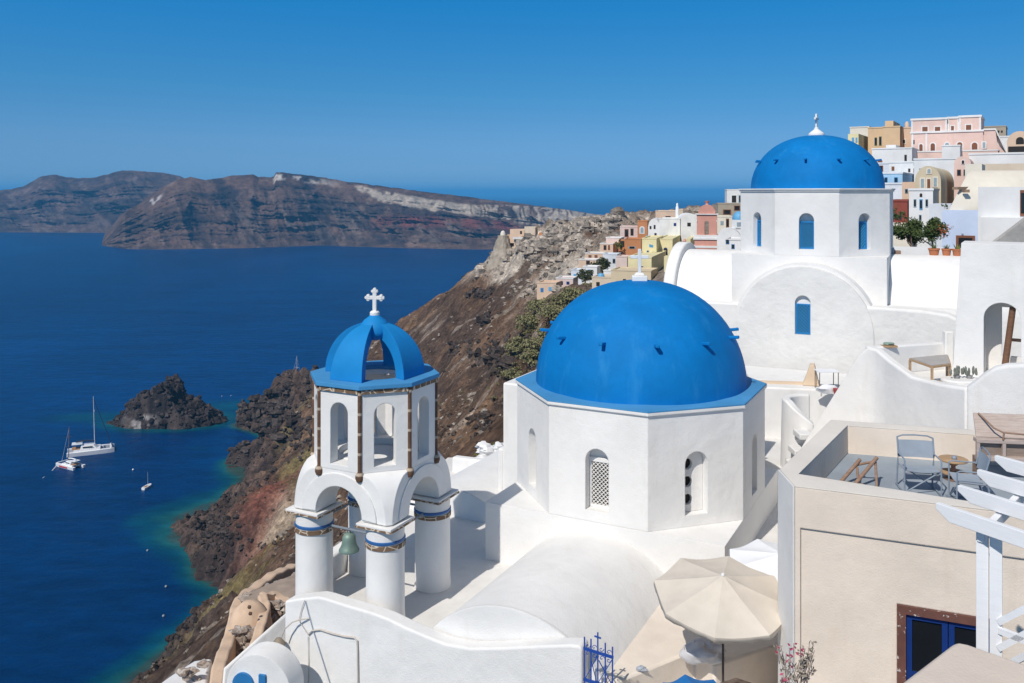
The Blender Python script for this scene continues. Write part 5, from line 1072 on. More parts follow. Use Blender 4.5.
# --- curved stair parapet and walls between the two churches
cp = thing('curved_parapet', 'curved white stair parapet with small steps between the churches', 'parapet', (9.3, 27.2, ZR(-9)))
mb = MB(); n = 22; vs = []; c0 = Vector((9.32, 27.2))
for k in range(n + 1):
    a = math.pi * (.42 + 1.0 * k / n); dz_ = -.55 * max(0, (k - 14) / 8) ** 1.2
    for r, z in ((.88, ZR(-6.42) + dz_), (.62, ZR(-6.42) + dz_), (.95, ZR(-9.5)), (.62, ZR(-9.5))): vs.append((c0.x + r * math.cos(a), c0.y + r * math.sin(a), z))
fs = [(0, 1, 3, 2), (4 * n, 4 * n + 2, 4 * n + 3, 4 * n + 1)]
for i in range(n): a = 4 * i; b = a + 4; fs += [(a, b, b + 1, a + 1), (a, a + 2, b + 2, b), (a + 1, b + 1, b + 3, a + 3), (a + 2, a + 3, b + 3, b + 2)]
mb.add(vs, fs); part(mb, 'parapet_wall', WHITE, cp, world=True, bevel=.05, seg=3, sharp=50)
for px, py, w_ in ((803, 433, .42), (797, 449, .36), (793, 463, .3)): p_ = W(px, py, 26.2); mb = MB(); mb.box(p_.x - w_ / 2, p_.x + w_ / 2, p_.y - .35, p_.y + .3, p_.z - .12, p_.z + .05); part(mb, 'step', WHITE, cp, world=True, bevel=.02)
mb = MB(); c_ = MB(); mb.lathe([(.62, -2.4), (.62, -1.2), (0, -1.19)], 24, (9.32, 27.2, ZR(-6.42))); part(mb, 'stair_floor', WHITE_FLOOR, cp, world=True)
rw = thing('retaining_wall', 'white retaining wall below the gable of the farther church', 'wall', (10.8, 32, ZR(-10))); mb = MB(); mb.prism([V2(755, 30.6), V2(850, 30.0), V2(862, 32.6), V2(742, 34.4)], ZR(-10), ZR(-6.78)); part(mb, 'wall', WHITE, rw, world=True, bevel=.06)
mb = MB(); a, b = V2(757, 31.2), V2(806, 30.95); wall_seg(mb, a, b, .18, ZR(-6.778), ZR(-6.70)); part(mb, 'coping', plaster('peach_trim', (.70, .55, .40), .05, .2, bevel=0), rw, world=True)
wg = MB(); p_ = V2(811, 30.9); M_ = rotm(R(-20), (p_[0], p_[1], 0)); wg.M = M_; wg.ext([(-.28, -.25, ZR(-6.77)), (.28, -.25, ZR(-6.77)), (.12, -.25, ZR(-6.05)), (-.02, -.25, ZR(-6.05))], (0, .5, 0)); solo(wg, 'buttress', MATS['peach_trim'], 'small peach wedge buttress on the retaining wall', 'buttress', bevel=.02)
ft = thing('folded_table', 'thin metal table frame with white cloth behind the curved parapet', 'table', W(828, 386, 30)); zq = ZR(-6.78)
p_ = W(829, 386, 30)
for dx, dy in ((-.32, 0), (.32, 0), (.32, .45), (-.32, .45)): mb = MB(); mb.cyl((p_.x + dx, p_.y + dy, zq), (p_.x + dx, p_.y + dy, zq + .62), .015, None, 6); part(mb, 'leg', paint('rusty_iron', (.16, .11, .08), .8), ft, world=True)
mb = MB(); mb.box(p_.x - .36, p_.x + .36, p_.y - .04, p_.y + .5, zq + .62, zq + .645); part(mb, 'tabletop', FABRIC_WHITE, ft, world=True)
mb = MB(); mb.blob((p_.x - .2, p_.y - .3, zq + .12), .3, .18, .16, 6, .4); solo(mb, 'cloth_bundle', FABRIC_WHITE, 'crumpled white cloth lying under the thin table', 'cloth')
mb = MB(); mb.lathe([(.09, 0), (.12, .16), (.125, .18), (0, .17)], 14, (p_.x + .08, p_.y - .5, zq)); solo(mb, 'bucket', paint('dull_red_plastic', (.38, .06, .06), .5), 'small dull red bucket beside the white cloth bundle', 'bucket')

# --- flower pots on the church roof
def pot_pos(px): k = (px - 512) / FP; ca, sa = math.cos(R(-26.5)), math.sin(R(-26.5)); s = (k * C2.y - C2.x) / (ca - k * sa); return Vector((C2.x + ca * s, C2.y + sa * s, C2.z - .005))
for i, (px, lab, wd_) in enumerate(((934, 'terracotta pot with tall spiky green plant, left of three', .20), (946.5, 'terracotta pot with low grey green plant, middle of three', .17), (957.5, 'terracotta pot with yellow green plant, nearest the white arched house', .19))):
    t = thing('flower_pot', lab, 'flower pot', pot_pos(px), 0, 'terracotta pots on the church roof'); mb = MB(); mb.lathe([(wd_ * .8, -.05), (wd_, .2), (wd_ * 1.12, .21), (wd_ * 1.12, .27), (wd_ * .9, .27), (0, .25)], 20); part(mb, 'pot', TERRA, t); g = random.Random(i); lf = MB()
    for k in range(26):
        a = g.uniform(0, 6.28); r = g.uniform(.05, .22); h = g.uniform(.08, .2 + .06 * (i != 1)); b = Vector((math.cos(a) * .05, math.sin(a) * .05, .25)); e = Vector((math.cos(a) * r, math.sin(a) * r, .27 + h)); s = Vector((-math.sin(a), math.cos(a), 0)) * .022
        lf.add([b - s, b + s, e], [(0, 1, 2)])
    part(lf, 'plant', foliage('pot_plant_%d' % i, (.07, .11, .03), ((.14, .2, .06), (.16, .2, .12), (.28, .32, .05))[i]), t)
p_ = pot_pos(897.5); mb = MB(); mb.box(p_.x - .1, p_.x + .1, p_.y - .1, p_.y + .1, p_.z, p_.z + .14); solo(mb, 'wooden_box', WOOD_OLD, 'small brown box on the roof next to the farther church', 'box')
p_ = pot_pos(892.5); mb = MB(); mb.lathe([(.07, 0), (.1, .12), (.06, .24), (0, .25)], 14, p_); solo(mb, 'jar', FRAME_GREY, 'small grey blue jar in the shade of the farther church', 'jar')

# --- white pergola and railing at the right edge
pg = thing('pergola', 'white wooden pergola with stepped rafter ends at the right edge', 'pergola', (5.0, 8.8, ZR(-8)))
dr = Vector((.5, -.866, 0)); tip0 = Vector((4.36, 9.0, 0)); stp = Vector((.50, .54, 0)); nrm = Vector((.866, .5, 0))
for k in range(4):
    a = tip0 + stp * k; zt3 = ZR(-3.19); L = 3.2
    prof = [(0, zt3), (L, zt3), (L, zt3 - .155), (.15, zt3 - .155), (.0, zt3 - .06)]
    mb = MB(); mb.ext([a + dr * s + Vector((0, 0, z)) for s, z in prof], nrm * .06); part(mb, 'rafter', WOOD_WHITE, pg, world=True, bevel=.006, sharp=12)
pa, pb = W(982.5, 545, 8.75), W(996, 545, 8.65)
for p in (pa, pb): mb = MB(); M_ = rotm(R(-30), (p.x, p.y, 0)); mb.M = M_; mb.box(-.055, .055, -.055, .055, ZR(-8.2), ZR(-3.37)); part(mb, 'post', WOOD_WHITE, pg, world=True, bevel=.008)
mb = MB(); a = Vector((pa.x, pa.y, ZR(-3.42))) ; mb.bar(a - Vector((.05, .06, 0)), a + stp * 3, .07, .11); part(mb, 'beam', WOOD_WHITE, pg, world=True, bevel=.006)
rl = thing('railing', 'grey white wooden stair railing beside the pergola posts', 'railing', W(1012, 640, 8.3))
for q in (((999, 622), (1040, 601)), ((999, 648), (1040, 626)), ((999, 630), (1040, 646)), ((1010, 664), (1040, 648))): mb = MB(); mb.bar(W(*q[0], 8.6), W(*q[1], 8.3), .05, .06); part(mb, 'rail', WOOD_WHITE, rl, world=True)
# flat beige wall in the lower right corner
mb = MB(); zc_ = ZR(-4.09); poly = [(4.06, 7.97), (3.98, 7.92), (3.26, 7.31), (2.4, 6.58), (4.2, 5.6), (5.3, 6.64), (4.45, 7.60), (4.14, 7.93)]; mb.prism(poly, ZR(-9), zc_); solo(mb, 'corner_wall', plaster('near_beige_plaster', (.66, .57, .49), .04, .3), 'plain beige wall top with rounded corner at the lower right', 'wall', bevel=.03)

# ================================================================== COURT: UMBRELLAS, GATE, PLANTS
def parasol(hub, r, rise, tilt, rot, floor, mat, label, sides=8, name='parasol', sag=.06, polem=None):
    t = thing(name, label, 'umbrella', (hub.x, hub.y, floor), 0, None); Mt = Matrix.Translation((0, 0, hub.z - floor)) @ Matrix.Rotation(tilt, 4, 'X') @ Matrix.Rotation(rot, 4, 'Z')
    m_ = MB(); m_.M = Mt; n = 8; K = sides * 6; vs = [(0, 0, 0)]; fs = []
    for j in range(1, n + 1):
        f = j / n
        for k in range(K):
            a = 2 * math.pi * k / K; ph = (k % 6) / 6; ap = math.cos(math.pi / sides) / math.cos((ph - .5) * 2 * math.pi / sides); s_ = math.sin(math.pi * ph)
            vs.append((r * f * ap * math.cos(a), r * f * ap * math.sin(a), -rise * (f ** .85) - sag * s_ * f * .7 + .006 * math.sin(7 * a + 9 * f) * f))
    for k in range(K): fs.append((0, 1 + k, 1 + (k + 1) % K))
    for j in range(n - 1):
        for k in range(K): a = 1 + j * K; fs.append((a + k, a + K + k, a + K + (k + 1) % K, a + (k + 1) % K))
    b0 = 1 + (n - 1) * K; o = len(vs)
    for k in range(K): v = vs[b0 + k]; vs.append((v[0] * 1.005, v[1] * 1.005, v[2] - .085 - .018 * math.sin(k * 2.1)))
    for k in range(K): fs.append((b0 + k, o + k, o + (k + 1) % K, b0 + (k + 1) % K))
    m_.add(vs, fs); c_ = part(m_, 'canopy', mat, t, sharp=20); md = c_.modifiers.new('thickness', 'SOLIDIFY'); md.thickness = .006; md.offset = 0
    for k in range(sides):
        a = 2 * math.pi * k / sides; m_ = MB(); m_.M = Mt; m_.bar((0, 0, -.10), (r * .97 * math.cos(a), r * .97 * math.sin(a), -rise - .06), .018); part(m_, 'rib', polem or WOOD_OLD, t)
    m_ = MB(); m_.cyl((0, 0, 0), (0, 0, hub.z - floor - .01), .022, None, 12); part(m_, 'pole', polem or paint('dark_pole', (.05, .04, .035), .5), t)
    m_ = MB(); m_.lathe([(.035, 0), (.03, .03), (0, .045)], 10, Mt @ Vector((0, 0, -.005))); part(m_, 'finial', FABRIC_WHITE, t)
    return t
parasol(W(723, 575, 15.85), 1.24, .38, R(10), R(-19), ZR(-9.7), FABRIC_BEIGE, 'large faded beige parasol tilted towards the viewer in the court')
parasol(Vector((5.25, 17.0, ZR(-7.0))), 1.05, .22, R(4), R(10), ZR(-8.95), FABRIC_WHITE, 'flat white parasol partly hidden behind the beige house')
parasol(Vector((2.82, 13.4, ZR(-7.58))), .58, .16, R(3), R(5), ZR(-9.7), paint('blue_canvas', (.01, .16, .45), .8), 'small bright blue parasol at the bottom of the picture', polem=GREY_STEEL)
ct = bpy.data.objects['courtyard']; bpy.data.objects.remove(ct, do_unlink=True)
mb = MB(); mb.prism([(1.75, 15.6), (2.54, 16.1), (3.5, 16.75), (3.75, 16.2), (6.4, 17.6), (5.3, 19.3), (4.0, 20.3), (1.2, 17.6)], ZR(-12), ZR(-8.75)); o = solo(mb, 'courtyard', BEIGE_FLOOR, None, None, kind='structure', bevel=.05)
mb = MB(); mb.prism([(.8, 15.2), (2.6, 11.5), (7, 12.5), (6.6, 18), (1.5, 18)], ZR(-13), ZR(-9.7)); solo(mb, 'sunken_courtyard', BEIGE_FLOOR, None, None, kind='structure')
mb = MB(); g = random.Random(3); p_ = W(704, 650, 16.3); mb.blob((p_.x, p_.y, ZR(-8.75) + .19), .40, .26, .2, 12, .22, 28, 16)
for i, v in enumerate(mb.v): n_ = Vector(v) - p_; k = .035 * math.sin(17 * v[0] + 5 * v[2]) * math.sin(21 * v[2] + 9 * v[1]) + .02 * math.sin(43 * v[0] + 31 * v[2]); mb.v[i] = (v[0] + k, v[1] - k, max(ZR(-8.75) + .002, v[2] + k))
solo(mb, 'fabric_bundle', paint('grey_white_cloth', (.58, .58, .60), .95, .1, 4, .4), 'crumpled grey white fabric bundle under the beige parasol', 'cloth', sharp=80)
mb = MB(); p_ = W(641, 664, 16.0); mb.blob((p_.x, p_.y, ZR(-8.75) + .045), .085, .06, .05, 5, .3, 16, 10); mb.cyl((p_.x + .05, p_.y - .02, ZR(-8.75) + .03), (p_.x + .12, p_.y - .04, ZR(-8.75) + .03), .03, .005); solo(mb, 'sea_shell', paint('shell', (.42, .46, .52), .6, .3, 30), 'small grey blue sea shell on the edge of the beige court', 'shell')
wc = thing('wicker_chair', 'dark wicker chair back showing at the bottom edge under the parasol', 'chair', (3.45, 13.5, ZR(-9.7)))
mb = MB(); mb.tube([(-.33, 0, 1.75), (-.25, -.05, 2.12), (0, -.07, 2.21), (.25, -.05, 2.12), (.33, 0, 1.75)], .04, 8); part(mb, 'back_hoop', wood('dark_wicker', (.06, .04, .03), (.16, .11, .08)), wc)
mb = MB(); mb.box(-.3, .3, -.3, .25, 1.7, 1.76); part(mb, 'seat', MATS['dark_wicker'], wc)
for x, y in ((-.27, -.27), (.27, -.27), (.27, .2), (-.27, .2)): mb = MB(); mb.cyl((x, y, 0), (x, y, 1.7), .025, None, 6); part(mb, 'leg', MATS['dark_wicker'], wc)
# blue gate
gt = thing('iron_gate', 'blue wrought iron gate with small cross at the end of the white wall', 'gate', W(598, 690, 15.2)); G = Face(V2(583.5, 15.35), -26.5)
def gp(px, py, o=0): u, z = G.hit(px, py); return G.pt(u, z, o)
for px, y in ((584.5, 637), (591, 639), (597.8, 632.5), (605.3, 643), (612.5, 647)): mb = MB(); a = gp(px, y); mb.bar((a.x, a.y, ZR(-9.6)), a, .024); part(mb, 'bar', BLUE_IRON, gt, world=True)
for y0, y1 in ((648, 657.5), (679, 688)): mb = MB(); mb.bar(gp(583.5, y0, .003), gp(613.5, y1, .003), .022, .05); part(mb, 'rail', BLUE_IRON, gt, world=True)
mb = MB(); mb.bar(gp(594.5, 636), gp(601, 638.3), .022); part(mb, 'cross_arm', BLUE_IRON, gt, world=True)
for (a, b, c, d) in ((584.5, 680, 597.5, 656), (591, 658, 597.5, 684), (598, 683, 612, 660), (599, 660, 612, 684)): mb = MB(); mb.bar(gp(a, b, .012), gp(c, d, .012), .013); part(mb, 'brace', BLUE_IRON, gt, world=True)
for px, y, s in ((588, 645.5, 1), (594.3, 647, -1), (601.5, 649, 1), (609, 652, -1), (588, 653, -1), (594.5, 655, 1), (602, 658, -1), (609, 660, 1)):
    mb = MB(); pts = []
    for k in range(12): a = s * k * .55; r = .2 + 2.4 * (1 - k / 12); pts.append(gp(px + r * math.cos(a), y + r * math.sin(a), .01))
    mb.tube(pts, .007, 5); part(mb, 'scroll', BLUE_IRON, gt, world=True)

# cables, conduit and lamp on the front wall
def wp(px, py, o=.03): u, z = WF.hit(px, py); return WF.pt(u, z, o)
cb_ = thing('conduit', 'bent pale conduit and loose cables on the white front wall', 'cable', WF.pt(.5, ZR(-10)))
for nm, pts, r, m_ in (('pipe', [(309, 634), (313, 630), (321, 629), (333, 633), (346, 636), (355, 637), (358, 640), (358.5, 650), (359, 690)], .018, paint('conduit_grey', (.52, .47, .42), .7)), ('pipe', [(309, 636), (309.5, 660), (309, 690)], .009, MATS['conduit_grey']), ('cable', [(306, 600), (309, 612), (314, 630), (322, 655), (333, 690)], .008, paint('blue_grey_cable', (.3, .36, .45), .6)),
    ('cable', [(305.5, 600), (302, 610), (300, 620)], .008, MATS['conduit_grey']), ('cable', [(300, 620), (305, 628), (309, 634)], .008, MATS['conduit_grey'])): mb = MB(); mb.tube([wp(*p) for p in pts], r, 6); part(mb, nm, m_, cb_, world=True)
lp = thing('wall_lamp', 'rusty lamp shade on a bent arm left of the white front wall', 'lamp', wp(297, 625)); mb = MB(); q = [wp(310, 618, .02), wp(303, 617.5, .10), wp(297, 619, .15), wp(291, 625, .2), wp(288, 633, .2)]; mb.tube(q, .015, 8); part(mb, 'arm', MATS['conduit_grey'], lp, world=True)
mb = MB(); p_ = wp(285, 638, .2); mb.lathe([(.02, .10), (.06, .08), (.14, -.02), (.15, -.05), (.13, -.05), (0, .05)], 18, p_); part(mb, 'shade', paint('rusty_shade', (.24, .2, .15), .7, .3), lp, world=True)

# ================================================================== LOWER LEFT: VAULT HOUSE, OCHRE TERRACES
vh = thing('vaulted_house', 'white vaulted house with bright blue arched door below the bell tower', 'house', W(255, 720, 17))
dn = ZR(-15)
mb = MB(); mb.ext([W(302, 597, 20.6), W(222, 668, 18.4), W(216, 730, 17.7), W(306, 730, 19.0)], (.4, 1.9, -.9)); part(mb, 'wall', WHITE, vh, world=True, bevel=.1, seg=3)
Vf = Face(V2(225, 17.3), -14); u0, zt4 = Vf.hit(258, 655.5); mb = MB(); mb.M = Vf.M() @ Matrix.Translation((u0, 0, 0)); mb.xz(barrel_profile(.70, zt4 - .70, dn), .02, .55); part(mb, 'vault', WHITE, vh, world=True, sharp=50)
ud, zd = Vf.hit(243.5, 672.5); mb = MB(); mb.M = Vf.M() @ Matrix.Translation((ud, 0, 0)); mb.xz(arch(.46, zd - 1.3, zd - .23, 14), -.03, .019); d_ = part(mb, 'door', SH['blue'], vh, world=True, label='bright blue arched door')
u2, z2 = Vf.hit(262.5, 677); mb = MB(); mb.M = Vf.M(); mb.box(u2 - .07, u2 + .07, -.03, .018, z2 - .6, z2 + .05); part(mb, 'window', SH['blue'], vh, world=True)
ot = thing('ochre_terrace', 'ochre plastered ruined terraces with thick curving walls', 'terrace', W(255, 640, 52))
def path_wall(pts, th, h, mat, t, nm='wall'):
    P = [W(*p) for p in pts]; Q = []
    for i in range(len(P) - 1):
        for k in range(5): Q.append(P[i].lerp(P[i + 1], k / 5))
    Q.append(P[-1]); S_ = [Q[0]] + [(Q[i - 1] + Q[i] * 2 + Q[i + 1]) / 4 for i in range(1, len(Q) - 1)] + [Q[-1]]; vs = []
    for i, p in enumerate(S_):
        tn = (S_[min(i + 1, len(S_) - 1)] - S_[max(i - 1, 0)]); tn.z = 0; tn.normalize(); nn = Vector((-tn.y, tn.x, 0)) * th / 2
        w_ = .12 * math.sin(i * 1.7) + .08 * math.sin(i * .6)
        vs += [p - nn + Vector((0, 0, w_ * .5)), p + nn + Vector((0, 0, w_ * .5)), p - nn * 1.6 - Vector((0, 0, h)), p + nn * 1.6 - Vector((0, 0, h))]
    n = len(S_); fs = [(0, 1, 3, 2), (4 * n - 4, 4 * n - 2, 4 * n - 1, 4 * n - 3)]
    for i in range(n - 1): a = 4 * i; b = a + 4; fs += [(a, b, b + 1, a + 1), (a, a + 2, b + 2, b), (a + 1, b + 1, b + 3, a + 3), (a + 2, a + 3, b + 3, b + 2)]
    m_ = MB(); m_.add(vs, fs); return part(m_, nm, mat, t, world=True, bevel=.12, seg=3, sharp=50)
path_wall([(305, 563, 62), (292, 565, 60), (278, 570, 58), (262, 581, 56), (246, 591, 54), (237, 604, 52), (235, 616, 50.5)], .75, 6, OCHRE, ot)
path_wall([(236, 612, 50), (232, 628, 48), (226, 645, 46), (219, 664, 44), (215, 690, 42)], .7, 7, OCHRE, ot)
path_wall([(262, 594, 50), (266, 604, 49), (262, 620, 47.5), (256, 640, 46), (247, 662, 44)], .55, 6, OCHRE, ot)
path_wall([(262, 594, 50.2), (276, 593, 51), (290, 602, 50), (303, 600, 49)], .5, 6, OCHRE, ot)
mb = MB(); p_ = W(250, 640, 48.5); mb.lathe([(1.15, -8), (1.15, 0), (1.02, 1.1), (.75, 1.75), (.4, 2.1), (0, 2.2)], 24, p_ , rfun=lambda a, z: 1 + .12 * math.sin(2 * a + 1) + .06 * math.sin(5 * a + z * 1.3) + .03 * math.sin(11 * a - z * 3)); part(mb, 'vault', OCHRE, ot, world=True, sharp=60)
for px, py in ((249.5, 607), (250.5, 613.5)): p_ = W(px, py, 47.2); mb = MB(); mb.blob(p_, .11, .06, .10, 3, .3, 12, 8); part(mb, 'hole', paint('hole_brown', (.12, .07, .045), .9), ot, world=True)
mb = MB(); q = [W(303, 571, 57), W(262, 587, 54), W(243, 598, 52), (W(262, 606, 49.5)), W(290, 610, 49.5), W(303, 612, 49.5)]; mb.ext(q, (0, 0, -1.5)); part(mb, 'floor', paint('dusty_floor', (.40, .31, .24), .95, .25, 1.0, .3), ot, world=True)
# rubble and stones lying on the ochre terraces
g = random.Random(9); rb = MB()
for i in range(330):
    zone = g.random()
    if zone < .6: px, py, d = g.uniform(243, 300), 0, 0; py = 601 - (px - 243) * .42 + g.uniform(-3, 9); d = 52.5 + (px - 243) * .085 - (py - 590) * .05
    elif zone < .8: px, py, d = g.uniform(232, 262), g.uniform(628, 683), 47.2
    else: px, py, d = g.uniform(262, 290), g.uniform(602, 640), 49.5
    s = g.uniform(.12, .42); rb.blob(W(px, py, d), s, s * g.uniform(.6, 1), s * .6, i, .5, 6, 4)
tag(solo(rb, 'rubble', stone('rubble_stone', (.42, .35, .29), (.2, .15, .12), (.5, .46, .42), 1.4), 'pale broken stones strewn over the ochre terraces', 'rubble', kind='stuff', sharp=50))
tl = thing('ruined_terrace', 'broken white terrace with loose stones in the lower left', 'terrace', W(190, 690, 46)); mb = MB(); pp = [W(150, 690, 44), W(172, 674, 45.5), W(194, 660, 47), (W(212, 657.5, 47.5)), W(209, 672, 46), W(205, 700, 43)]; mb.prism([(p.x, p.y) for p in pp], ZR(-34), [p.z for p in pp]); part(mb, 'floor', FAR_WHITE, tl, world=True, bevel=.15)
for i, (px, py) in enumerate(((182, 672), (187, 676), (192, 671), (196, 680), (185, 682), (203, 664))): mb = MB(); mb.blob(W(px, py, 44.5 + i * .2), .32, .24, .2, i, .4, 9, 6); part(mb, 'boulder', MATS['rubble_stone'], tl, world=True)

# ================================================================== TREES, BUSHES, PLANTS
def leaf_cloud(mb, c, rx, ry, rz, n, size, g, clumps=14, seedamp=.55):
    cs = []
    for k in range(clumps):
        a = g.uniform(0, 6.28); u = g.uniform(-.5, 1); q = math.sqrt(max(0, 1 - u * u)); r = g.uniform(.45, .95); cs.append((Vector((c[0] + rx * r * q * math.cos(a), c[1] + ry * r * q * math.sin(a), c[2] + rz * r * u)), g.uniform(.28, .5)))
    for i in range(n):
        cc_, cr = cs[g.randrange(clumps)]; v = Vector((g.gauss(0, 1), g.gauss(0, 1), g.gauss(0, 1))).normalized() * (g.random() ** .45); p = cc_ + Vector((v.x * rx * cr, v.y * ry * cr, v.z * rz * cr))
        nrm_ = (v + Vector((g.gauss(0, .6), g.gauss(0, .6), g.gauss(0, .6) + .3))).normalized(); t1 = nrm_.orthogonal().normalized(); t1 = Matrix.Rotation(g.uniform(0, 6.28), 3, nrm_) @ t1; t2 = nrm_.cross(t1); s = size * g.uniform(.6, 1.3)
        mb.add([p - t1 * s - t2 * s * .5, p + t1 * s * .2 - t2 * s * .7, p + t1 * s, p + t1 * s * .1 + t2 * s * .7], [(0, 1, 2, 3)])
def leaf_mesh(mb): return mesh_from(mb, None, None, recalc=False)
def plant(name, label, cat, base, crown_c, rad, n, size, fol, trunk=None, seed=1, group=None, flowers=None, clumps=14):
    t = thing(name, label, cat, base, 0, group); g = random.Random(seed); b = Vector(base); cl = MB(); leaf_cloud(cl, Vector(crown_c) - b, *rad, n, size, g, clumps); part(leaf_mesh(cl), 'crown', fol, t)
    if trunk:
        m_ = MB(); h = crown_c[2] - base[2]; m_.tube([(0, 0, -.3), (.03 * h, 0, h * .4), (-.02 * h, .02, h * .95)], trunk, 8)
        for k in range(4): a = g.uniform(0, 6.28); m_.tube([(.02 * h, 0, h * (.35 + .1 * k)), (math.cos(a) * rad[0] * .6, math.sin(a) * rad[1] * .6, h * (.75 + .1 * k))], trunk * .5, 6)
        part(m_, 'trunk', WOOD_OLD, t)
    if flowers:
        f = MB(); leaf_cloud(f, Vector(crown_c) - b + Vector((rad[0] * .2, -rad[1] * .8, .1 * rad[2])), rad[0] * .7, rad[1] * .25, rad[2] * .7, flowers[1], size * .9, g, 9); part(leaf_mesh(f), 'flowers', flowers[0], t)
    return t
GREEN = foliage('garden_green', (.035, .065, .018), (.10, .13, .04)); OLIVE = foliage('olive_bush_green', (.15, .15, .07), (.27, .25, .13)); DKGREEN = foliage('dark_tree_green', (.035, .05, .02), (.09, .10, .045)); YEL = foliage('yellow_green_scrub', (.12, .13, .03), (.22, .20, .06))
dg_ = 43.5
plant('garden_tree', 'round green tree without flowers next to the farther church', 'tree', W(911, 254, dg_), W(910, 235, dg_), (.95, .85, .72), 3200, .055, GREEN, .05, 11, 'trees behind the garden wall')
plant('garden_tree', 'green tree with red and orange flowers beside the pale blue house', 'tree', W(932, 254, dg_), W(930, 232.5, dg_), (.95, .85, .85), 3400, .055, GREEN, .05, 12, 'trees behind the garden wall', flowers=(paint('red_orange_flowers', (.55, .14, .06), .7, .4, 5, 0), 70))
plant('village_tree', 'dark green tree below the orange houses', 'tree', W(601, 277, 174), W(601, 266.5, 174), (2.3, 2, 1.9), 1400, .22, DKGREEN, .16, 21, 'trees in the village')
plant('village_tree', 'dark green tree farther left on the cliff edge among peach houses', 'tree', W(585, 284, 164), W(585, 276.5, 164), (1.6, 1.5, 1.3), 1000, .18, DKGREEN, .13, 22, 'trees in the village')
plant('creeper', 'green creeper hanging on the low orange house', 'plant', W(619, 252, 189), W(618.5, 246, 189), (.9, .7, 1.5), 420, .16, YEL, None, 23)
plant('creeper', 'small green bush at the foot of the pink bell tower', 'plant', W(723, 252, 128), W(724, 246, 128), (.8, .8, .8), 420, .12, DKGREEN, None, 24)
plant('creeper', 'green bush in front of the red house', 'plant', W(897, 224, 70), W(898, 216, 70), (.8, .6, .55), 500, .07, GREEN, None, 25)
plant('creeper', 'little green shrub on the white stepped house', 'plant', W(944, 209, 60), W(944, 206.5, 60), (.25, .2, .25), 120, .04, GREEN, None, 26)
BG = 'olive bushes on the cliff slope'
for i, (px, py, rx, rz, d, lab) in enumerate(((575, 297, 2.6, 1.7, 152, 'topmost olive bush right beside the tan house'), (562, 304, 3.4, 2.2, 150, 'broad olive bush just below the peach houses'), (548, 312, 3.2, 2.2, 148, 'olive bush in the middle of the long upper row'), (538, 319, 2.4, 1.7, 147, 'small olive bush low in the upper row'), (540, 291, 2.2, 1.6, 156, 'olive bush touching the lowest peach house'), (531, 301, 2.6, 2.0, 155, 'pale olive bush left of the upper row'), (521, 315, 2.3, 1.7, 153, 'pale olive bush halfway down the slope'), (516, 326, 1.8, 1.2, 150, 'lowest pale bush of the left row'), (536, 362, 2.0, 1.6, 118, 'dark olive bush touching the left edge of the near dome'), (522, 372, 1.7, 1.4, 112, 'olive bush above the white rear block'), (545, 350, 1.6, 1.2, 122, 'small olive bush behind the near dome edge'), (528, 342, 1.5, .8, 130, 'yellowish low bush between dark rocks'))):
    p_ = W(px, py + 2, d); p_.z = ground_z(p_.x, p_.y) - .1; k = max(-3, min(3, W(px, py, d).z - rz * .25 - p_.z)); 
    rx *= 1.15; plant('olive_bush', lab, 'bush', p_, (p_.x, p_.y, p_.z + rz * .15), (rx, rx * .9, rz * .85), int(1900 * rx / 2), .19, YEL if i in (11,) else OLIVE, None, 40 + i, BG, clumps=34)
sv = MB(); g = random.Random(77)
for k in range(120):
    q = g.random()
    if q < .62: f = g.random(); px = 588 - 95 * f + g.gauss(0, 9); py = 282 + 78 * f + g.gauss(0, 8); d0 = 150
    elif q < .8: px = g.gauss(525, 16); py = g.gauss(362, 14); d0 = 125
    else: px = g.uniform(440, 560); py = g.uniform(262, 440); d0 = 190
    x_, y_ = hit_ground(px, py, d0)
    if not y_: continue
    s = g.uniform(.35, 1.0); leaf_cloud(sv, Vector((x_, y_, ground_z(x_, y_) + .1)), s * 1.5, s * 1.3, s * .6, int(130 * s), .11, g, 5)
o = bpy.data.objects.new('scrub_cover', leaf_mesh(sv)); COL.objects.link(o); o.data.materials.append(foliage('dry_scrub', (.13, .125, .05), (.26, .23, .11))); tag(o, 'low dry olive scrub scattered over the cliff slope', 'scrub', kind='stuff')
for i, (px, py, r, d, lab) in enumerate(((489, 455, .5, 34, 'yellow green scrub plant beside the white parapet'), (508, 452, .35, 31, 'dry scrub plant against the rear block of the near church'))):
    p_ = W(px, py + 6, d); plant('scrub', lab, 'plant', p_, W(px, py, d), (r, r, r * .8), 260, .05, YEL, None, 60 + i)
wr = MB(); g = random.Random(5)
for k in range(26): s = g.uniform(.12, .3); wr.blob(W(g.uniform(478, 514), g.uniform(446, 462), g.uniform(29.5, 32)), s, s, s * .7, k, .5, 7, 5)
solo(wr, 'whitewashed_rocks', FAR_WHITE, 'whitewashed loose rocks beside the rear block of the near church', 'rocks', kind='stuff')
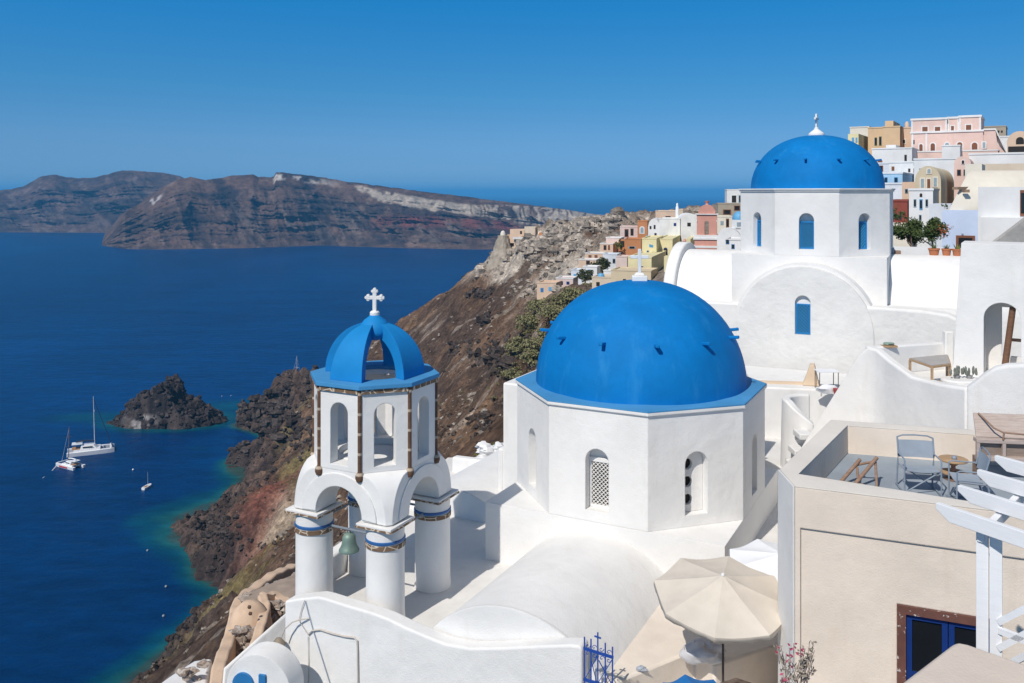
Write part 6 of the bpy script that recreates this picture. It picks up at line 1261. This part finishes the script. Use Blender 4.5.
# flowering plant in front of the beige house
fp = thing('flowering_plant', 'straggly plant with pink flowers and grey leaves before the beige house', 'plant', W(792, 730, 12.8)); g = random.Random(31); st = MB(); lv = MB(); fl_ = MB(); b0 = W(793, 705, 12.8)
for k in range(26):
    e = W(g.uniform(776, 815), g.uniform(640, 682), 12.8 + g.uniform(-.3, .3)); m_ = b0.lerp(e, .55) + Vector((g.uniform(-.08, .08), 0, .03)); st.tube([b0 + Vector((g.uniform(-.2, .2), 0, 0)), m_, e], .006, 5)
    for j in range(9):
        q = m_.lerp(e, j / 8) + Vector((g.uniform(-.05, .05), g.uniform(-.05, .05), g.uniform(-.04, .04))); tgt = fl_ if (k % 3 == 0 and j > 4) else lv
        t1 = Vector((g.gauss(0, 1), g.gauss(0, .6), g.gauss(0, 1))).normalized() * .036; t2 = t1.orthogonal().normalized() * .018; tgt.add([q - t1, q - t2, q + t1, q + t2], [(0, 1, 2, 3)])
part(st, 'stem', WOOD_GREY, fp, world=True)
for m_, nm, mt in ((lv, 'leaves', foliage('grey_pink_leaves', (.20, .17, .13), (.34, .29, .24))), (fl_, 'flowers', paint('pink_petals', (.42, .05, .12), .7, .4, 9, 0))): me = mesh_from(m_, WM[fp.name].inverted(), None, recalc=False); part(me, nm, mt, fp)

# ================================================================== BOATS
HULL = paint('white_gelcoat', (.78, .79, .80), .3, .03, bump=0); CANVAS = paint('dark_sail_cover', (.02, .03, .06), .8, bump=0); MASTM = paint('pale_mast', (.6, .6, .6), .4, bump=0); TEAK = paint('teak_deck', (.35, .2, .1), .7, bump=0); REDP = paint('red_hull_stripe', (.5, .06, .06), .4, bump=0)
def hull(L, bm, h, y0):
    m_ = MB(); n = 12; vs = []
    for i in range(n + 1):
        f = i / n; x = -L / 2 + L * f; w = bm / 2 * (1 if f < .55 else math.sqrt(max(0, 1 - ((f - .55) / .45) ** 2)) * .97 + .03); w *= .8 + .2 * min(1, f * 5); zt = h * (1 + .18 * f)
        vs += [(x, y0 - w, zt), (x, y0 + w, zt), (x, y0 + w * .75, -.1), (x, y0 - w * .75, -.1)]
    fs = [(0, 1, 2, 3), (4 * n + 3, 4 * n + 2, 4 * n + 1, 4 * n)]
    for i in range(n): a = 4 * i; b = a + 4; fs += [(a, b, b + 1, a + 1), (a + 1, b + 1, b + 2, a + 2), (a + 2, b + 2, b + 3, a + 3), (a + 3, b + 3, b, a)]
    m_.add(vs, fs); return m_
def catamaran(label, loc, rz, L, mh, sail, stripe, mastm):
    t = thing('catamaran', label, 'boat', loc, rz, 'catamarans anchored in the bay'); Bm = L * .46
    for s in (-1, 1):
        ho = part(hull(L, L * .115, L * .085, s * Bm / 2 * .78), 'hull', HULL, t)
        if stripe: m_ = MB(); y = s * Bm / 2 * .78; m_.box(-L * .2, L * .22, y - L * .068, y + L * .068, L * .03, L * .07); part(m_, 'stripe', REDP, ho)
    m_ = MB(); m_.box(-L * .36, L * .2, -Bm * .36, Bm * .36, L * .06, L * .125); part(m_, 'deck', HULL, t)
    m_ = MB(); m_.prism([(-L * .22, -Bm * .3), (L * .12, -Bm * .26), (L * .17, 0), (L * .12, Bm * .26), (-L * .22, Bm * .3)], L * .126, L * .20, [(-L * .2, -Bm * .25), (L * .05, -Bm * .2), (L * .09, 0), (L * .05, Bm * .2), (-L * .2, Bm * .25)]); co = part(m_, 'cabin', HULL, t, bevel=.08)
    for s in (-1, 1): m_ = MB(); m_.box(-L * .17, L * .04, s * Bm * .285 - .05, s * Bm * .285 + .05, L * .15, L * .178); part(m_, 'window', GLASS, co)
    m_ = MB(); m_.box(-L * .40, -L * .23, -Bm * .28, Bm * .28, L * .126, L * .135); part(m_, 'cockpit', TEAK, t)
    m_ = MB(); m_.box(-L * .40, -L * .18, -Bm * .24, Bm * .24, L * .235, L * .245); part(m_, 'awning', HULL, t)
    m_ = MB(); m_.cyl((L * .08, 0, L * .12), (L * .05, 0, mh), .17, .10, 8); part(m_, 'mast', mastm, t)
    for z in (.5, .74): m_ = MB(); m_.cyl((L * .07, -Bm * .2, mh * z), (L * .07, Bm * .2, mh * z), .07, None, 6); part(m_, 'spreader', mastm, t)
    m_ = MB(); m_.tube([(L * .06, 0, L * .27), (-L * .12, 0, L * .29), (-L * .32, 0, L * .28)], .32 if sail else .2, 8); part(m_, 'boom', CANVAS if sail else HULL, t)
    m_ = MB(); m_.cyl((L * .44, 0, L * .13), (L * .06, 0, mh * .94), .13 if sail else .05, None, 6); part(m_, 'forestay', CANVAS if sail else MASTM, t)
    m_ = MB(); m_.box(L * .40, L * .44, -Bm * .4, Bm * .4, L * .10, L * .125); part(m_, 'crossbeam', HULL, t)
    return t
b1 = W(91, 452.5, 337); b1.z = 0; catamaran('larger white catamaran with tall mast and dark furled sails', b1, R(24), 16.5, 21.5, True, False, MASTM)
b2 = W(70, 466.5, 319.5); b2.z = 0; c2_ = catamaran('smaller white and red catamaran with brown mast and anchor line', b2, R(150), 11.0, 14.5, False, True, paint('brown_mast', (.22, .15, .12), .5, bump=0))
an = MB(); an.tube([W(57, 468, 318) + Vector((0, 0, 1.0)), W(50, 474, 313.5) + Vector((0, 0, .3)), W(43, 478, 306.8) + Vector((0, 0, .05))], .15, 5); solo(an, 'anchor_line', HULL, 'pale anchor line running left from the red and white catamaran', 'rope')
sb = W(147, 488, 296.3); sb.z = 0; t = thing('sailing_boat', 'tiny white sailing boat alone in the middle of the bay', 'boat', sb, R(80)); part(hull(4.6, 1.6, .7, 0), 'hull', HULL, t); m_ = MB(); m_.box(-1.6, .4, -.5, .5, .72, .78); part(m_, 'cockpit', TEAK, t); m_ = MB(); m_.cyl((.5, 0, .6), (.4, 0, 5.4), .06, .04, 6); part(m_, 'mast', MASTM, t)
sy = W(296, 386, 452.8); sy.z = 0; t = thing('sailing_yacht', 'white sailing yacht with tall mast half hidden behind the headland', 'boat', sy, R(70)); part(hull(12, 3.6, 1.4, 0), 'hull', HULL, t); m_ = MB(); m_.box(-3, 2, -1, 1, 1.5, 2.0); part(m_, 'cabin', HULL, t, bevel=.1); m_ = MB(); m_.cyl((1, 0, 1.4), (.8, 0, 15.5), .14, .1, 6); part(m_, 'mast', MASTM, t)
for s in (-1, 1): m_ = MB(); m_.cyl((.8, 0, 15), (-5.5 * s, 0, 1.6), .035, None, 5); part(m_, 'stay', MASTM, t)
m_ = MB(); m_.cyl((.9, -1.2, 9.5), (.9, 1.2, 9.5), .07, None, 5); part(m_, 'spreader', MASTM, t)
for px, py, lab in ((133, 470, 'white buoy right of the larger catamaran'), (147.5, 551, 'small white buoy nearest the rocky shore, upper of three'), (166, 587, 'faint pale buoy in the dark blue water'), (163.5, 616.5, 'small pinkish buoy near the lower left corner'), (222, 396.5, 'small buoy in the channel behind the islet'), (231, 396, 'buoy in the channel nearest the headland')):
    d = FP * CAMZ / (py - 193); p_ = W(px, py, d); m_ = MB(); m_.blob((p_.x, p_.y, .15), .33, .33, .32, 1, 0, 10, 7); solo(m_, 'buoy', HULL if px == 133 else paint('faded_buoy', (.25, .30, .34), .6, bump=0), lab, 'buoy', 'mooring buoys in the bay', sharp=80)

# ================================================================== AIR: thin blue haze over the whole bay
def haze():
    mb = MB(); mb.box(-60000, 60000, -300, 110000, -45, 190)
    m = bpy.data.materials.new('haze'); m.use_nodes = True; nt = m.node_tree; nt.nodes.remove(nt.nodes['Principled BSDF'])
    v = nt.nodes.new('ShaderNodeVolumePrincipled'); v.inputs['Color'].default_value = (.13, .56, .97, 1); v.inputs['Density'].default_value = 1.25e-4; v.inputs['Anisotropy'].default_value = 0.0
    nt.links.new(v.outputs[0], nt.nodes['Material Output'].inputs['Volume'])
    solo(mb, 'haze', m, 'thin blue sea haze over the caldera', 'haze', kind='stuff', sharp=None)
haze()
